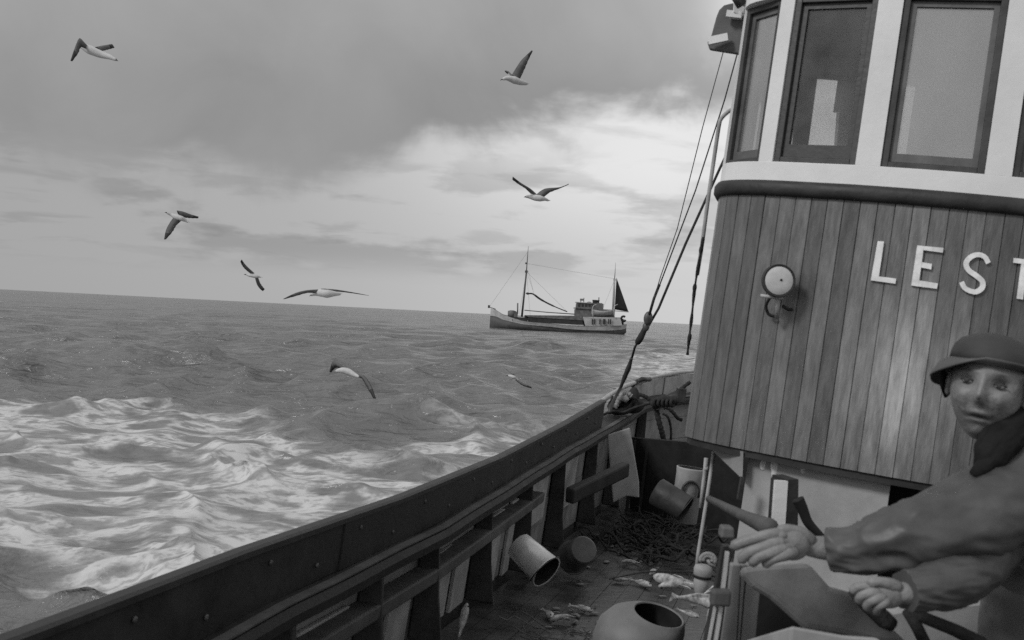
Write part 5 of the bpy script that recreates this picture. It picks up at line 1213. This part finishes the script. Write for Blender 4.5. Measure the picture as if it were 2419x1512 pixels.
# lifeboat on its chocks, davits
mb = MB(); rings = []
for i, (zx, hb) in enumerate(((1258, .08), (1290, .55), (1340, .8), (1400, .85), (1450, .7), (1500, .1))):
    top, bot = Q(zx, 812 - 8 * abs(i - 2.5) + 8, -1.9), Q(zx, 872 - 6 * abs(i - 2.5), -1.9)
    rings.append([Vector((top.x, -1.9 + hb * math.cos(a), top.z + (bot.z - top.z) * math.sin(a))) for a in [math.pi * k / 8 for k in range(9)]])
mb.loft(rings, 0, True, True); build(mb, 'lifeboat', M['lightgrey'], fx)
mb = MB()
for x in (1270, 1492): mb.tube(cat_rom([Q(x, 885, -2.4), Q(x - 8, 800, -2.5), Q(x + 6, 765, -2.3), Q(x + 35, 752, -2.0)], 4), .07, 8)
build(mb, 'davit', M['fwhite'], fx)
mb = MB(); mb.tube([Q(533, 880), Q(560, 620), Q(582, 400)], [.19, .16, .13], 10); mb.tube([Q(582, 400), Q(592, 260), Q(602, 140)], [.09, .07, .03], 8); mb.box(Q(581, 405), (.5, .3, .4)); mb.box(Q(577, 318), (.28, .28, .28)); build(mb, 'foremast', M['brownwood'], fx)
mb = MB(); mb.tube([Q(1487, 890), Q(1500, 600), Q(1505, 490)], [.22, .2, .16], 10); mb.tube([Q(1505, 490), Q(1512, 400), Q(1516, 310)], [.09, .07, .03], 8); mb.box(Q(1506, 490), (.4, .3, .35)); build(mb, 'mizzen_mast', M['pipe'], fx)
sl_ = MB(); a, b, c = Q(1526, 468), Q(1506, 802), Q(1652, 826); rings = []
for i in range(11):
    t = i / 10; p, q = a.lerp(b, t), a.lerp(c, t); rings.append([p.lerp(q, s_) + Vector((0, .35 * math.sin(math.pi * s_) * t, 0)) for s_ in [k / 8 for k in range(9)]])
sl_.loft(rings, 0, False, False); so_ = build(sl_, 'sail', M['sail'], fx); sm_ = so_.modifiers.new('t', 'SOLIDIFY'); sm_.thickness = .04
mb = MB(); mb.tube([Q(1490, 815), Q(1655, 828)], .08, 8); build(mb, 'mizzen_boom', M['fwhite'], fx)
mb = MB(); pp = cat_rom([Q(575, 632), Q(600, 636), Q(650, 640), Q(720, 690), (Q(800, 735)), Q(900, 782), Q(1010, 826)], 5); mb.tube(pp, [.10] * 3 + [.2] * 3 + [.13] * 6 + [.17] * 6 + [.14] * 6 + [.09] * (len(pp) - 24), 8); build(mb, 'boom_with_sail', M['fdark'], fx)
mb = MB(); mb.tube([Q(560, 810), Q(800, 832), Q(1090, 852)], .085, 8); build(mb, 'derrick', M['fgrey'], fx)
mb = MB(); wr = .014
for a, b in ((Q(600, 190), Q(200, 765)), (Q(582, 400), Q(500, 880, -2.4)), (Q(582, 400), Q(620, 880, -2.4)), (Q(582, 400), Q(650, 600)), (Q(582, 320), Q(1506, 480)), (Q(1506, 490), Q(1340, 880, -2)), (Q(602, 400), Q(660, 640)), (Q(582, 405), Q(1010, 826))):
    mb.tube([a, b], wr, 5)
build(mb, 'rigging', M['wire'], fx)
mb = MB(); mb.lathe(Q(430, 850), [(.7, -.6), (.75, 0), (.75, .5), (.3, .65)], (0, 0, 1), 16); mb.tube([Q(488, 850), Q(490, 735)], .12, 8); mb.box(Q(470, 855), (.7, 2, .9)); build(mb, 'windlass', M['fgrey'], fx)
mb = MB(); mb.box(Q(188, 772), (.35, .35, .5)); mb.beam(Q(190, 775), Q(260, 800), .2, .12); build(mb, 'stem_head', M['fdark'], fx)
mb = MB(); mb.tube([Q(1600 + 24 * math.cos(a), 900 + 26 * math.sin(a), 0) for a in [math.pi * (.15 + 1.6 * k / 12) for k in range(13)]], .2, 8); mb.tube([Q(1590, 965), Q(1590, 900)], .2, 8); build(mb, 'stern_gallows', M['fdark'], fx)
mb = MB(); mb.box(Q(560, 905), (1.2, 3, .5)); mb.tube([Q(560, 880), Q(640, 885)], .25, 8); mb.box(Q(1080, 940), (1.3, 3.6, .7)); build(mb, 'deck_gear', M['fdark'], fx)
